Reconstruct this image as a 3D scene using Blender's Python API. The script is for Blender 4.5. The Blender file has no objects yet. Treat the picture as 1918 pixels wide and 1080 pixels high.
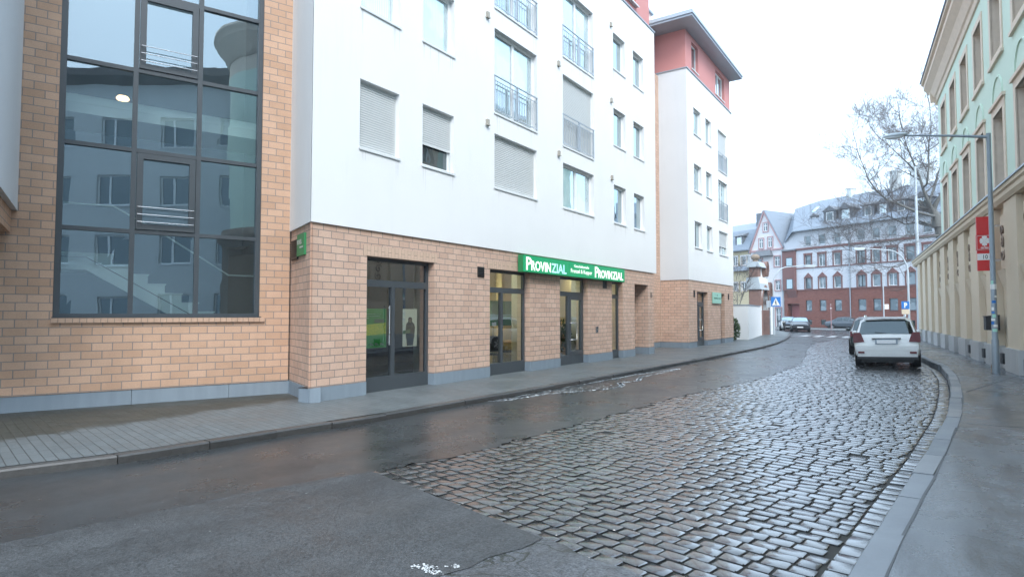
import bpy, bmesh, math, random
import numpy as np
from mathutils import Vector, Matrix
R = math.radians
rnd = random.Random(11)
scene = bpy.context.scene
COL = scene.collection

# ------------------------------------------------------------------ camera measurements
CF, CH, CT = 1145.0, 1.6, math.atan(48 / 1145.0)
def ray(x, y):
    u = (x - 959) / CF; v = (540 - y) / CF
    c, s = math.cos(CT), math.sin(CT)
    return (u, c - v * s, s + v * c)
def gnd(x, y, z=0.0):
    d = ray(x, y); t = (z - CH) / d[2]
    return (d[0] * t, d[1] * t)
def at(x, y, Y):
    d = ray(x, y); t = Y / d[1]
    return Vector((d[0] * t, Y, CH + d[2] * t))
class Plane:
    def __init__(s, o, yaw):
        a = R(yaw); s.o = o; s.yaw = yaw
        s.d = (math.sin(a), math.cos(a)); s.n = (-s.d[1], s.d[0])
    def hit(s, x, y, off=0):
        d = ray(x, y); n = s.n
        k = s.o[0] * n[0] + s.o[1] * n[1] + off
        t = k / (d[0] * n[0] + d[1] * n[1])
        p = (d[0] * t, d[1] * t, CH + d[2] * t)
        return ((p[0] - s.o[0]) * s.d[0] + (p[1] - s.o[1]) * s.d[1], p[2])
    def w(s, u, v, z=0.0):
        return Vector((s.o[0] + s.d[0] * u + s.n[0] * v, s.o[1] + s.d[1] * u + s.n[1] * v, z))
    @property
    def rz(s): return R(90 - s.yaw)
G1 = gnd(578, 754.7)
C0 = gnd(539, 736)
P1 = Plane(G1, 34.0)            # main street front
P0 = Plane(C0, 55.5)            # stairwell front
P2 = Plane((16.35, 21.9), 208.9)  # green house, x runs towards the camera
P3 = Plane((37.5, 69.0), 151.0)   # far row
P4 = Plane((6.9, -5.2), 201.4)    # house behind the camera
def SW(s, w, z=0.0):            # street coordinates: s along, w from the front towards the road
    return P1.w(s, -w, z)

def lerp_tab(tab, s):
    if s <= tab[0][0]: return tab[0][1]
    for (a, va), (b, vb) in zip(tab, tab[1:]):
        if s <= b:
            t = (s - a) / (b - a); return va + (vb - va) * t
    return tab[-1][1]

# ------------------------------------------------------------------ mesh helper
class MB:
    def __init__(self): self.v = []; self.f = []; self.m = []; self.sm = []
    def add(self, vs, fs, mi=0, smooth=False):
        b = len(self.v); self.v.extend([tuple(p) for p in vs])
        for f in fs:
            self.f.append(tuple(b + i for i in f)); self.m.append(mi); self.sm.append(smooth)
        return self
    def quad(self, a, b, c, d, mi=0, smooth=False): return self.add([a, b, c, d], [(0, 1, 2, 3)], mi, smooth)
    def poly(self, pts, mi=0): return self.add(pts, [tuple(range(len(pts)))], mi)
    def box(self, x0, x1, y0, y1, z0, z1, mi=0):
        if x0 > x1: x0, x1 = x1, x0
        if y0 > y1: y0, y1 = y1, y0
        if z0 > z1: z0, z1 = z1, z0
        v = [(x0,y0,z0),(x1,y0,z0),(x1,y1,z0),(x0,y1,z0),(x0,y0,z1),(x1,y0,z1),(x1,y1,z1),(x0,y1,z1)]
        return self.add(v, [(0,3,2,1),(4,5,6,7),(0,1,5,4),(1,2,6,5),(2,3,7,6),(3,0,4,7)], mi)
    def obox(self, o, ax, ay, az, mi=0):   # box from corner o with three edge vectors
        o, ax, ay, az = map(Vector, (o, ax, ay, az))
        v = [o, o+ax, o+ax+ay, o+ay, o+az, o+ax+az, o+ax+ay+az, o+ay+az]
        return self.add(v, [(0,3,2,1),(4,5,6,7),(0,1,5,4),(1,2,6,5),(2,3,7,6),(3,0,4,7)], mi)
    def prism(self, pts, axis, a, b, mi=0, smooth=False):
        n = len(pts)
        def p3(q, t):
            if axis == 'x': return (t, q[0], q[1])
            if axis == 'y': return (q[0], t, q[1])
            return (q[0], q[1], t)
        v = [p3(q, a) for q in pts] + [p3(q, b) for q in pts]
        self.add(v, [(i, (i+1) % n, n + (i+1) % n, n + i) for i in range(n)], mi, smooth)
        self.add(v, [tuple(range(n))[::-1], tuple(range(n, 2*n))], mi)
        return self
    def tube(self, pts, r, n=8, mi=0, cap=True, smooth=True):
        pts = [Vector(p) for p in pts]
        rs = r if isinstance(r, (list, tuple)) else [r] * len(pts)
        vs = []; prev = None
        for i, p in enumerate(pts):
            if i == 0: d = pts[1] - p
            elif i == len(pts) - 1: d = p - pts[i-1]
            else: d = (pts[i+1] - p).normalized() + (p - pts[i-1]).normalized()
            d.normalize()
            if prev is None:
                up = Vector((0, 0, 1)) if abs(d.z) < .95 else Vector((1, 0, 0))
                a = d.cross(up).normalized()
            else:
                a = (prev - d * prev.dot(d)).normalized()
            prev = a; b = d.cross(a)
            for k in range(n):
                t = 2 * math.pi * k / n
                vs.append(p + (a * math.cos(t) + b * math.sin(t)) * rs[i])
        fs = []
        for i in range(len(pts) - 1):
            for k in range(n):
                fs.append((i*n+k, i*n+(k+1) % n, (i+1)*n+(k+1) % n, (i+1)*n+k))
        self.add(vs, fs, mi, smooth)
        if cap:
            m = len(pts) - 1
            self.add(vs[:n], [tuple(range(n))[::-1]], mi); self.add(vs[m*n:], [tuple(range(n))], mi)
        return self
    def lathe(self, prof, c=(0, 0, 0), n=16, mi=0, smooth=True, arc=(0, 2*math.pi)):
        full = abs(arc[1] - arc[0] - 2*math.pi) < 1e-6
        m = n if full else n + 1
        vs = []
        for r, z in prof:
            for k in range(m):
                t = arc[0] + (arc[1] - arc[0]) * k / n
                vs.append((c[0] + r*math.cos(t), c[1] + r*math.sin(t), c[2] + z))
        fs = []
        for i in range(len(prof) - 1):
            for k in range(n):
                k2 = (k+1) % m
                fs.append((i*m+k, i*m+k2, (i+1)*m+k2, (i+1)*m+k))
        return self.add(vs, fs, mi, smooth)
    def ball(self, c, rx, ry=None, rz=None, n=12, mi=0):
        ry = ry or rx; rz = rz or rx
        vs = []; fs = []; h = n // 2
        for i in range(h + 1):
            a = math.pi * i / h
            for k in range(n):
                t = 2*math.pi*k/n
                vs.append((c[0]+rx*math.sin(a)*math.cos(t), c[1]+ry*math.sin(a)*math.sin(t), c[2]+rz*math.cos(a)))
        for i in range(h):
            for k in range(n):
                fs.append((i*n+k, (i+1)*n+k, (i+1)*n+(k+1) % n, i*n+(k+1) % n))
        return self.add(vs, fs, mi, True)
    def wall(self, O, D, IN, u0, u1, z0, z1, ops=(), dep=.2, mi=0, mrev=None):
        """front with openings; O origin, D along, IN inward unit vectors (2-D)"""
        mrev = mi if mrev is None else mrev
        us = sorted(set([u0, u1] + [q for o in ops for q in o[:2] if u0 < q < u1]))
        zs = sorted(set([z0, z1] + [q for o in ops for q in o[2:4] if z0 < q < z1]))
        def P(u, z, d=0.0): return (O[0] + D[0]*u + IN[0]*d, O[1] + D[1]*u + IN[1]*d, z)
        for a, b in zip(us, us[1:]):
            for c, d in zip(zs, zs[1:]):
                mu, mz = (a+b)/2, (c+d)/2
                if any(o[0] < mu < o[1] and o[2] < mz < o[3] for o in ops): continue
                self.quad(P(a, c), P(b, c), P(b, d), P(a, d), mi)
        for o in ops:
            e = o[4] if len(o) > 4 else dep
            a, b, c, d = max(o[0], u0), min(o[1], u1), max(o[2], z0), min(o[3], z1)
            self.quad(P(a, c), P(a, d), P(a, d, e), P(a, c, e), mrev)
            self.quad(P(b, c), P(b, c, e), P(b, d, e), P(b, d), mrev)
            if d < z1 or o[3] < z1: self.quad(P(a, d), P(b, d), P(b, d, e), P(a, d, e), mrev)
            if c > z0: self.quad(P(a, c), P(a, c, e), P(b, c, e), P(b, c), mrev)
        return self
    def build(self, name, mats, parent=None, loc=None, rotz=None, sharp=None):
        me = bpy.data.meshes.new(name)
        me.from_pydata(self.v, [], self.f)
        if not isinstance(mats, (list, tuple)): mats = [mats]
        for m in mats: me.materials.append(m)
        me.polygons.foreach_set('material_index', self.m)
        me.polygons.foreach_set('use_smooth', self.sm)
        if len(self.f) < 60000:
            uv = me.uv_layers.new(name='UVMap')
            buf = []
            for p in me.polygons:
                n = p.normal
                if abs(n.z) < .7:
                    t = Vector((-n.y, n.x, 0)).normalized()
                    for li in p.vertices:
                        c = me.vertices[li].co; buf += [c.x*t.x + c.y*t.y, c.z]
                else:
                    for li in p.vertices:
                        c = me.vertices[li].co; buf += [c.x, c.y]
            uv.data.foreach_set('uv', buf)
        me.update()
        if sharp: me.set_sharp_from_angle(angle=R(sharp))
        o = bpy.data.objects.new(name, me); COL.objects.link(o)
        if parent: o.parent = parent
        if loc is not None: o.location = loc
        if rotz is not None: o.rotation_euler = (0, 0, rotz)
        return o

def tag(o, label=None, cat=None, group=None, kind=None):
    if label: o['label'] = label
    if cat: o['category'] = cat
    if group: o['group'] = group
    if kind: o['kind'] = kind
    return o
def empty(name, loc=(0, 0, 0), rotz=0, label=None, cat=None, group=None):
    o = bpy.data.objects.new(name, None); COL.objects.link(o)
    o.location = loc; o.rotation_euler = (0, 0, rotz); o.empty_display_size = .3
    return tag(o, label, cat, group)
def house(name, plane, label, cat='building', group=None):
    return empty(name, (plane.o[0], plane.o[1], 0), plane.rz, label, cat, group)
def kids(o): return [c for c in bpy.data.objects if c.parent == o]
def copy_tree(o, parent=None):
    c = o.copy(); COL.objects.link(c)
    if parent is not None: c.parent = parent
    for ch in kids(o): copy_tree(ch, c)
    return c
def text_mb(body, size, xs=1.0, bold=0.0, align='CENTER', mb=None, origin=(0, 0, 0), ux=(1, 0, 0), uz=(0, 0, 1), depth=.004, dn=(0, -1, 0), spacing=1.0, mi=0):
    """lettering as mesh faces: baseline starts at origin, ux right, uz up, dn outward"""
    cu = bpy.data.curves.new('txt', 'FONT'); cu.body = body; cu.size = size
    cu.align_x = align; cu.offset = bold; cu.space_character = spacing; cu.resolution_u = 2
    ob = bpy.data.objects.new('txt', cu); COL.objects.link(ob)
    bpy.context.view_layer.update()
    dg = bpy.context.evaluated_depsgraph_get()
    me = ob.evaluated_get(dg).to_mesh()
    mb = mb or MB(); O, X, Z, N = map(Vector, (origin, ux, uz, dn))
    vs = [O + X * (v.co.x * xs) + Z * v.co.y + N * depth for v in me.vertices]
    mb.add(vs, [tuple(p.vertices) for p in me.polygons], mi)
    ob.evaluated_get(dg).to_mesh_clear()
    bpy.data.objects.remove(ob); bpy.data.curves.remove(cu)
    return mb
# ------------------------------------------------------------------ materials
class NT:
    def __init__(s, name):
        s.mat = bpy.data.materials.new(name); s.mat.use_nodes = True
        s.t = s.mat.node_tree; s.t.nodes.clear()
        s.out = s.t.nodes.new('ShaderNodeOutputMaterial')
    def n(s, typ, ins=None, **kw):
        nd = s.t.nodes.new('ShaderNode' + typ)
        for k, v in kw.items(): setattr(nd, k, v)
        for k, v in (ins or {}).items():
            sk = nd.inputs[k]
            if hasattr(v, 'is_linked') or isinstance(v, bpy.types.NodeSocket): s.t.links.new(v, sk)
            else: sk.default_value = v
        return nd
    def mix(s, f, a, b, typ='MIX'):
        nd = s.n('MixRGB', {'Fac': f, 'Color1': a, 'Color2': b}); nd.blend_type = typ
        return nd.outputs[0]
    def ramp(s, f, *st):
        nd = s.n('ValToRGB', {'Fac': f}); cr = nd.color_ramp
        while len(cr.elements) < len(st): cr.elements.new(.5)
        for e, (p, c) in zip(cr.elements, st):
            e.position = p; e.color = c if len(c) == 4 else (*c, 1)
        return nd.outputs[0]
    def math(s, op, a, b=0.0):
        nd = s.n('Math', {0: a, 1: b}); nd.operation = op; return nd.outputs[0]
    def noise(s, vec, scale, detail=4.0, rough=.55, dist=0.0):
        return s.n('TexNoise', {'Vector': vec, 'Scale': scale, 'Detail': detail, 'Roughness': rough, 'Distortion': dist}).outputs['Fac']
    def done(s, sh): s.t.links.new(sh, s.out.inputs['Surface']); return s.mat
    def bsdf(s, **ins):
        m = {k.replace('_', ' '): v for k, v in ins.items()}
        return s.n('BsdfPrincipled', m).outputs[0]
def g(v): return (v, v, v, 1)
def c4(c): return (*c, 1) if len(c) == 3 else c
def mul(c, k): return (c[0]*k, c[1]*k, c[2]*k, 1)

def m_plain(name, col, rough=.5, metal=0.0, var=.12, scale=6.0, spec=.5, bump=0.0, coat=0.0, streak=False):
    t = NT(name); tc = t.n('TexCoord').outputs['Object']
    if streak:
        tc = t.n('Mapping', {'Vector': tc, 'Scale': (3, 3, .35)}).outputs[0]
    nz = t.noise(tc, scale, 5)
    col_ = t.mix(nz, mul(col, 1 - var), mul(col, 1 + var))
    rg = t.math('MULTIPLY_ADD', nz, .15); t.t.nodes[-1].inputs[2].default_value = rough - .07
    ins = dict(Base_Color=col_, Roughness=rg, Metallic=metal, Specular_IOR_Level=spec)
    if coat: ins['Coat_Weight'] = coat; ins['Coat_Roughness'] = .04
    if bump:
        nb = t.noise(tc, scale*12, 3)
        ins['Normal'] = t.n('Bump', {'Height': nb, 'Strength': bump, 'Distance': .01}).outputs[0]
    return t.done(t.bsdf(**ins))

def m_render(name, col, dirt=.16):     # exterior render with fine grain and streaky dirt
    t = NT(name); tc = t.n('TexCoord').outputs['Object']
    big = t.noise(tc, .55, 6, .6)
    st = t.noise(t.n('Mapping', {'Vector': tc, 'Scale': (2.6, 2.6, .25)}).outputs[0], 1.6, 6, .65)
    spk = t.noise(tc, 9.0, 6, .75)
    fine = t.noise(tc, 140.0, 3, .7)
    a = t.mix(t.ramp(big, (.35, g(0)), (.75, g(1))), c4(col), mul(col, 1 - dirt*.45))
    a = t.mix(t.ramp(st, (.56, g(0)), (.85, g(.8))), a, mul((col[0]*.98, col[1], col[2]*1.0), 1 - dirt))
    a = t.mix(t.ramp(spk, (.66, g(0)), (.72, g(.55))), a, mul((col[0], col[1]*.98, col[2]*.96), 1 - dirt*1.5))
    a = t.mix(t.ramp(fine, (.3, g(.35)), (.6, g(0))), a, mul(col, .82))
    bp = t.n('Bump', {'Height': fine, 'Strength': .35, 'Distance': .004}).outputs[0]
    return t.done(t.bsdf(Base_Color=a, Roughness=.9, Normal=bp, Specular_IOR_Level=.2))

def m_brick(name, c1, c2, mortar, bw=.30, rh=.1375, ms=.0075, off=.37, bump=.5):
    t = NT(name); uv = t.n('UVMap').outputs[0]
    tc = t.n('TexCoord').outputs['Object']
    br = t.n('TexBrick', {'Vector': uv, 'Color1': c4(c1), 'Color2': c4(c2), 'Mortar': c4(mortar), 'Scale': 1.0, 'Mortar Size': ms, 'Mortar Smooth': .15, 'Bias': 0.0, 'Brick Width': bw, 'Row Height': rh})
    br.offset = off; br.offset_frequency = 2
    # every brick its own tone
    br2 = t.n('TexBrick', {'Vector': uv, 'Color1': g(.91), 'Color2': g(1.05), 'Mortar': g(1), 'Scale': 1.0, 'Mortar Size': 0.0, 'Bias': .25, 'Brick Width': bw, 'Row Height': rh})
    br2.offset = off
    nz = t.noise(tc, 2.2, 5, .6); nf = t.noise(tc, 45.0, 4, .7)
    a = t.mix(.75, br.outputs[0], br2.outputs[0], 'MULTIPLY')
    a = t.mix(1.0, a, t.ramp(nz, (.25, g(.90)), (.75, g(1.06))), 'MULTIPLY')
    a = t.mix(1.0, a, t.ramp(nf, (.2, g(.85)), (.8, g(1.08))), 'MULTIPLY')
    st = t.noise(t.n('Mapping', {'Vector': tc, 'Scale': (4, 4, .4)}).outputs[0], 1.1, 5, .6)
    a = t.mix(t.ramp(st, (.66, g(0)), (.84, g(.35))), a, mul(c1, .6))
    h = t.math('SUBTRACT', t.math('MULTIPLY', nf, .25), br.outputs['Fac'])
    bp = t.n('Bump', {'Height': h, 'Strength': bump, 'Distance': .006}).outputs[0]
    return t.done(t.bsdf(Base_Color=a, Roughness=.78, Normal=bp, Specular_IOR_Level=.3))

def m_glass(name, tint=(.75, .85, .85), refl=.08, rough=0.0, gain=1.6, gcol=(.93, .97, 1)):    # clear pane: see through plus mirror
    t = NT(name)
    fr = t.n('Fresnel', {'IOR': 1.5}).outputs[0]
    f = t.math('MULTIPLY_ADD', fr, gain); t.t.nodes[-1].inputs[2].default_value = refl; t.t.nodes[-1].use_clamp = True
    tr = t.n('BsdfTransparent', {'Color': c4(tint)}).outputs[0]
    wv = t.n('Bump', {'Height': t.noise(t.n('TexCoord').outputs['Object'], .9, 2), 'Strength': .05, 'Distance': .03}).outputs[0]
    gl = t.n('BsdfGlossy', {'Color': c4(gcol), 'Roughness': rough, 'Normal': wv}).outputs[0]
    return t.done(t.n('MixShader', {0: f, 1: tr, 2: gl}).outputs[0])
def m_pane(name, col, refl=.2, gain=1.6, curtain=None):   # pane with what is close behind it
    t = NT(name); tc = t.n('TexCoord').outputs['Object']
    fr = t.n('Fresnel', {'IOR': 1.5}).outputs[0]
    f = t.math('MULTIPLY_ADD', fr, gain); t.t.nodes[-1].inputs[2].default_value = refl; t.t.nodes[-1].use_clamp = True
    if curtain:
        wv = t.n('TexWave', {'Vector': t.n('Mapping', {'Vector': tc, 'Scale': (1, .3, .02)}).outputs[0], 'Scale': 6.0, 'Distortion': 2.0, 'Detail': 2.0}).outputs['Fac']
        a = t.mix(wv, mul(curtain, .72), c4(curtain))
        a = t.mix(t.ramp(t.noise(tc, .9, 2), (.44, g(0)), (.52, g(1))), a, c4(col))
    else:
        a = t.mix(t.noise(tc, 1.3, 3), mul(col, .5), mul(col, 1.5))
    df = t.n('BsdfDiffuse', {'Color': a}).outputs[0]
    wv = t.n('Bump', {'Height': t.noise(tc, 1.1, 2), 'Strength': .12, 'Distance': .03}).outputs[0]
    gl = t.n('BsdfGlossy', {'Color': (.82, .96, 1, 1), 'Roughness': .01, 'Normal': wv}).outputs[0]
    return t.done(t.n('MixShader', {0: f, 1: df, 2: gl}).outputs[0])
def m_emit(name, col, st):
    t = NT(name); return t.done(t.n('Emission', {'Color': c4(col), 'Strength': st}).outputs[0])
def m_sign(name, col, st=.0):          # translucent lit sign face; gives the paper posters an added glow
    t = NT(name)
    nz = t.noise(t.n('TexCoord').outputs['Object'], 2.0, 3)
    a = t.mix(nz, mul(col, .93), mul(col, 1.05))
    return t.done(t.bsdf(Base_Color=a, Roughness=.35, Emission_Color=a, Emission_Strength=st))

def m_asphalt(name, base, grain=.5, wet=.5, rlo=.12, rhi=.5, scale=1.0, bump=.35, warm=0.0, cracks=0.0, puddle=.62, blot=.72):
    """damp asphalt: aggregate grain, smoother where water stands"""
    t = NT(name); tc = t.n('TexCoord').outputs['Object']
    vor = t.n('TexVoronoi', {'Vector': tc, 'Scale': 130.0*scale, 'Randomness': 1.0})
    sp = t.n('Separate' + 'Color', {0: vor.outputs['Color']}).outputs[0] if False else t.math('ADD', t.math('MULTIPLY', t.noise(tc, 52*scale, 3, .95), .5), t.math('MULTIPLY', t.noise(tc, 150*scale, 2, .95), .5))
    big = t.noise(tc, .45, 6, .62); mid = t.noise(tc, 3.2, 6, .65)
    stain = t.noise(t.n('Mapping', {'Vector': tc, 'Rotation': (0, 0, R(-56)), 'Scale': (.25, 1.6, 1)}).outputs[0], 1.0, 6, .6)
    col = base
    a = t.mix(t.ramp(sp, (.40, g(0)), (.60, g(1))), mul(col, 1 - grain), mul(col, 1 + grain*1.5))
    a = t.mix(1.0, a, t.ramp(mid, (.3, g(.78)), (.7, g(1.12))), 'MULTIPLY')
    a = t.mix(1.0, a, t.ramp(stain, (.36, g(blot)), (.60, g(1.1))), 'MULTIPLY')
    # pale bits of grit
    vg = t.n('TexVoronoi', {'Vector': tc, 'Scale': 26.0*scale}); 
    a = t.mix(t.ramp(vg.outputs['Distance'], (.035, g(.75)), (.06, g(0))), a, mul((.3, .29, .27), 1))
    if cracks:
        vc = t.n('TexVoronoi', {'Vector': t.n('VectorMath', {0: tc, 1: t.n('TexNoise', {'Vector': tc, 'Scale': 2.0}).outputs['Color']}, operation='ADD').outputs[0], 'Scale': 1.5}); vc.feature = 'DISTANCE_TO_EDGE'
        ck = t.ramp(vc.outputs['Distance'], (.006, g(1)), (.02, g(0)))
        a = t.mix(t.math('MULTIPLY', ck, cracks), a, (.02, .022, .014, 1))
    rg = t.ramp(t.math('ADD', t.math('MULTIPLY', big, .65), t.math('MULTIPLY', mid, .35)), (.36, g(rlo)), (puddle, g(rhi)))
    hb = t.math('ADD', t.math('MULTIPLY', sp, .6), t.math('MULTIPLY', vor.outputs['Distance'], .9))
    bstr = t.math('MULTIPLY', rg, bump/rhi)
    bp = t.n('Bump', {'Height': hb, 'Strength': bstr, 'Distance': .006}).outputs[0]
    return t.done(t.bsdf(Base_Color=a, Roughness=rg, Normal=bp, Specular_IOR_Level=wet))

M = {}
M['render_white'] = m_render('white_render', (.81, .815, .81), .10)
M['render_side'] = m_render('white_render_shaded', (.70, .73, .75), .12)  # darker white render; puts the corner house's side shade into the colour
M['render_red'] = m_render('salmon_red_render', (.58, .265, .25), .08)
M['brick'] = m_brick('tan_clinker_brick', (.60, .40, .30), (.64, .445, .34), (.25, .22, .20), off=.37)
M['brick_left'] = m_brick('ochre_clinker_brick', (.545, .345, .23), (.585, .385, .27), (.26, .23, .21), off=.5)
M['brick_sill'] = m_plain('sill_brick', (.52, .35, .25), .75, var=.25, scale=9, bump=.3)
M['stain'] = m_plain('rain_stained_render', (.66, .665, .66), .9, var=.12, scale=8)
M['brick_pale'] = m_plain('lintel_brick', (.58, .41, .305), .78, var=.16, scale=7, bump=.3)
M['mortar'] = m_plain('mortar', (.19, .165, .15), .9)
M['plinth'] = m_plain('blue_grey_plinth_paint', (.215, .265, .31), .6, var=.2, scale=2.2, bump=.15, streak=True)
M['dark_alu'] = m_plain('anthracite_aluminium', (.055, .066, .075), .38, var=.08, spec=.5)
M['pvc'] = m_plain('white_pvc', (.78, .80, .80), .35, var=.04)
M['sill'] = m_plain('white_sill_metal', (.66, .68, .68), .4, var=.05)
M['shutter'] = m_plain('grey_white_shutter', (.60, .62, .61), .5, var=.06)
M['galv'] = m_plain('galvanised_steel', (.42, .47, .52), .45, metal=.35, var=.12, scale=14)
M['zinc'] = m_plain('zinc_sheet', (.34, .39, .44), .45, metal=.3, var=.12, scale=3)
M['steel'] = m_plain('brushed_steel', (.6, .6, .6), .25, metal=.9)
M['pane'] = m_pane('window_pane', (.06, .075, .08), .30, 1.8)
M['pane_light'] = m_pane('window_pane_net_curtain', (.30, .38, .39), .34, 1.8, curtain=(.52, .58, .58))
M['pane_dark'] = m_pane('dark_window_pane', (.035, .045, .048), .10, 1.3)
M['pane_far'] = m_pane('old_house_pane', (.04, .05, .055), .07, 1.2, curtain=(.22, .24, .25))
M['glass_stair'] = m_glass('stairwell_glass', (.86, .96, .95), .20, 0, 1.7, (.76, .91, .99))
M['glass_shop'] = m_glass('shop_glass', (.66, .80, .76), .16, 0, 1.8)
M['vent'] = m_plain('black_vent_and_shadow_line', (.02, .021, .022), .5)
M['peg'] = m_plain('beige_vent_cap', (.36, .33, .28), .6)
M['stair_white'] = m_plain('white_stair_paint', (.78, .85, .82), .5, var=.03)
M['room_blue'] = m_plain('stairwell_wall_paint', (.12, .155, .18), .8, var=.04)
M['room_cream'] = m_plain('cream_wall_paint', (.82, .67, .38), .8, var=.05)
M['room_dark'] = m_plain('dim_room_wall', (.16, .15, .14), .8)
M['room_floor'] = m_plain('office_floor', (.22, .19, .15), .45)
M['wood'] = m_plain('light_wood', (.40, .25, .12), .45, var=.2, scale=3)
M['black'] = m_plain('black_plastic', (.02, .02, .022), .45)
M['rubber'] = m_plain('rubber', (.018, .018, .019), .75)
M['sign_green'] = m_sign('green_sign_acrylic', (.004, .30, .115), .22)
M['sign_white'] = m_sign('white_letter_acrylic', (.95, .96, .90), .55)
M['sign_paleblue'] = m_sign('pale_blue_letter_acrylic', (.48, .80, .93), .35)
M['green_flat'] = m_plain('green_sign_paint', (.025, .22, .075), .5, var=.06)
M['mint'] = m_plain('mint_sign_glass', (.36, .66, .54), .3, var=.05)
M['dark_green'] = m_plain('dark_green_print', (.02, .12, .08), .5)
M['white'] = m_plain('white_paint', (.78, .78, .76), .5, var=.04)
M['lamp_warm'] = m_emit('warm_lamp', (1, .60, .28), 2.4)
M['lamp_panel'] = m_emit('office_ceiling_panel', (1, .84, .52), 13)
M['red_sign'] = m_plain('red_sign_paint', (.58, .025, .025), .4, var=.05)
M['blue_sign'] = m_plain('blue_sign_film', (.02, .17, .50), .4, var=.06)
M['green_render'] = m_render('mint_green_render', (.62, .74, .62), .12)
M['sandstone'] = m_plain('sandstone_trim', (.68, .56, .44), .85, var=.14, scale=5, bump=.2)
M['sand_dark'] = m_plain('weathered_sandstone', (.27, .21, .16), .85, var=.2, scale=5, bump=.3)
M['beige_wall'] = m_render('beige_render', (.66, .56, .425), .14)
M['concrete'] = m_plain('concrete_plinth', (.42, .42, .41), .8, var=.2, scale=2.4, bump=.3, streak=True)
M['slate'] = m_plain('slate_roof', (.20, .235, .28), .55, var=.25, scale=5, bump=.4)
M['slate_dark'] = m_plain('slate_cladding', (.13, .14, .155), .6, var=.25, scale=7, bump=.4)
M['house_grey'] = m_render('pale_grey_render', (.63, .66, .65), .14)
M['eave_brown'] = m_plain('brown_eave_wood', (.10, .075, .065), .6)
M['row_white'] = m_render('row_house_white_render', (.66, .67, .70), .12)
M['gable_white'] = m_render('gable_white_render', (.74, .71, .71), .10)
M['row_brick'] = m_brick('dark_red_brick', (.225, .082, .060), (.28, .108, .082), (.19, .13, .115), .25, .08, .006, .5, .3)
M['row_stone'] = m_plain('red_sandstone', (.205, .10, .09), .8, var=.16, scale=5)
M['pink_stone'] = m_plain('pink_sandstone', (.45, .27, .27), .8, var=.12, scale=5)
M['red_door'] = m_plain('faded_red_garage_door', (.38, .13, .125), .6, var=.1)
M['yellow_render'] = m_render('yellow_render', (.58, .49, .32), .14)
M['bark'] = m_plain('plane_tree_bark', (.13, .13, .12), .85, var=.35, scale=7, bump=.5)
M['twig'] = m_plain('twig_bark', (.12, .105, .10), .85, var=.25, scale=5)
M['leaf'] = m_plain('evergreen_leaf', (.035, .075, .025), .55, var=.45, scale=9)
M['leaf2'] = m_plain('light_leaf', (.075, .12, .035), .55, var=.4, scale=9)
M['pole'] = m_plain('galvanised_lamp_pole', (.24, .28, .31), .5, metal=.3, var=.2, scale=6)
M['pole_pale'] = m_plain('pale_lamp_pole', (.50, .55, .58), .5, metal=.2, var=.1, scale=6)
M['lens'] = m_plain('lamp_lens', (.70, .74, .76), .2, var=.03)
M['gate_brown'] = m_plain('weathered_red_sandstone', (.24, .145, .12), .85, var=.3, scale=4, bump=.4)
# ------------------------------------------------------------------ ground, road, pavements
WL = [(-40, -9), (-25, -5.5), (-14, -1.6), (-9, .25), (-6, 1.0), (-4.8, 1.28), (-3.7, 1.62), (-1.8, 1.82), (-.3, 2.0), (4.1, 2.22), (10.7, 2.40), (16.8, 2.52), (24.6, 2.57), (30, 2.3), (36, 1.7), (42, .95), (47, .06), (51, -.6), (56, -2.2), (62, -5), (75, -14)]
WR = [(-40, 6.0), (-20, 7.7), (-8, 8.45), (-2.7, 8.80), (-.3, 9.02), (1.7, 9.22), (5.2, 9.50), (6.8, 9.58), (9.7, 9.67), (12.9, 9.70), (16.2, 9.58), (20.6, 9.05), (28, 8.25), (36, 7.5), (41, 7.1), (43.5, 7.4), (45.3, 8.6), (46.6, 11), (48, 16), (53, 40)]
WC = [(-3.6, 4.2), (-2.45, 4.27), (-1, 4.6), (-.3, 4.61), (2, 4.8), (5.1, 4.95), (7.3, 5.25), (10.1, 5.6), (15, 5.75), (20, 5.2), (26, 4.4), (32, 3.9), (40, 4.1), (42, 4.2)]
WE = [(-40, -4.5), (-12, 1.6), (-9, 2.6), (-7, 3.15), (-5.44, 3.5), (-4.71, 3.66), (-3.5, 3.88), (-2.42, 4.24), (-2, 4.24)]
def wl(s): return lerp_tab(WL, s)
def wr(s): return lerp_tab(WR, s)
def wc(s): return lerp_tab(WC, s)
def we(s): return lerp_tab(WE, s)
ZR = -.1
def zroad(s, w):        # camber: the right-hand gutter lies lower
    t = min(1, max(0, (w - 6.2) / 3.4)); return ZR - .055 * t * t * (3 - 2*t)
def jit(s, a, k=1.0, seed=0.0):
    return a * (math.sin(s*7.3*k + seed) + .6*math.sin(s*17.9*k + 1.3 + seed) + .5*math.sin(s*41.0*k + 2.1*seed))

M['asphalt_strip'] = m_asphalt('smooth_wet_asphalt', (.040, .043, .045), .28, .5, .20, .38, 1.0, .12, puddle=.60)
M['asphalt_patch'] = m_asphalt('coarse_damp_asphalt', (.051, .053, .054), .60, .45, .30, .56, .75, .5, puddle=.55)
M['asphalt_old'] = m_asphalt('old_broken_asphalt', (.085, .088, .092), .60, .45, .25, .6, .5, .9, cracks=.9, puddle=.6)
M['asphalt_far'] = m_asphalt('far_wet_asphalt', (.05, .053, .057), .35, .6, .12, .34, 1.0, .12, puddle=.58)
M['walk_right'] = m_asphalt('pale_damp_pavement', (.108, .120, .132), .38, .65, .12, .36, .9, .30, puddle=.60, blot=.45)

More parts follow.
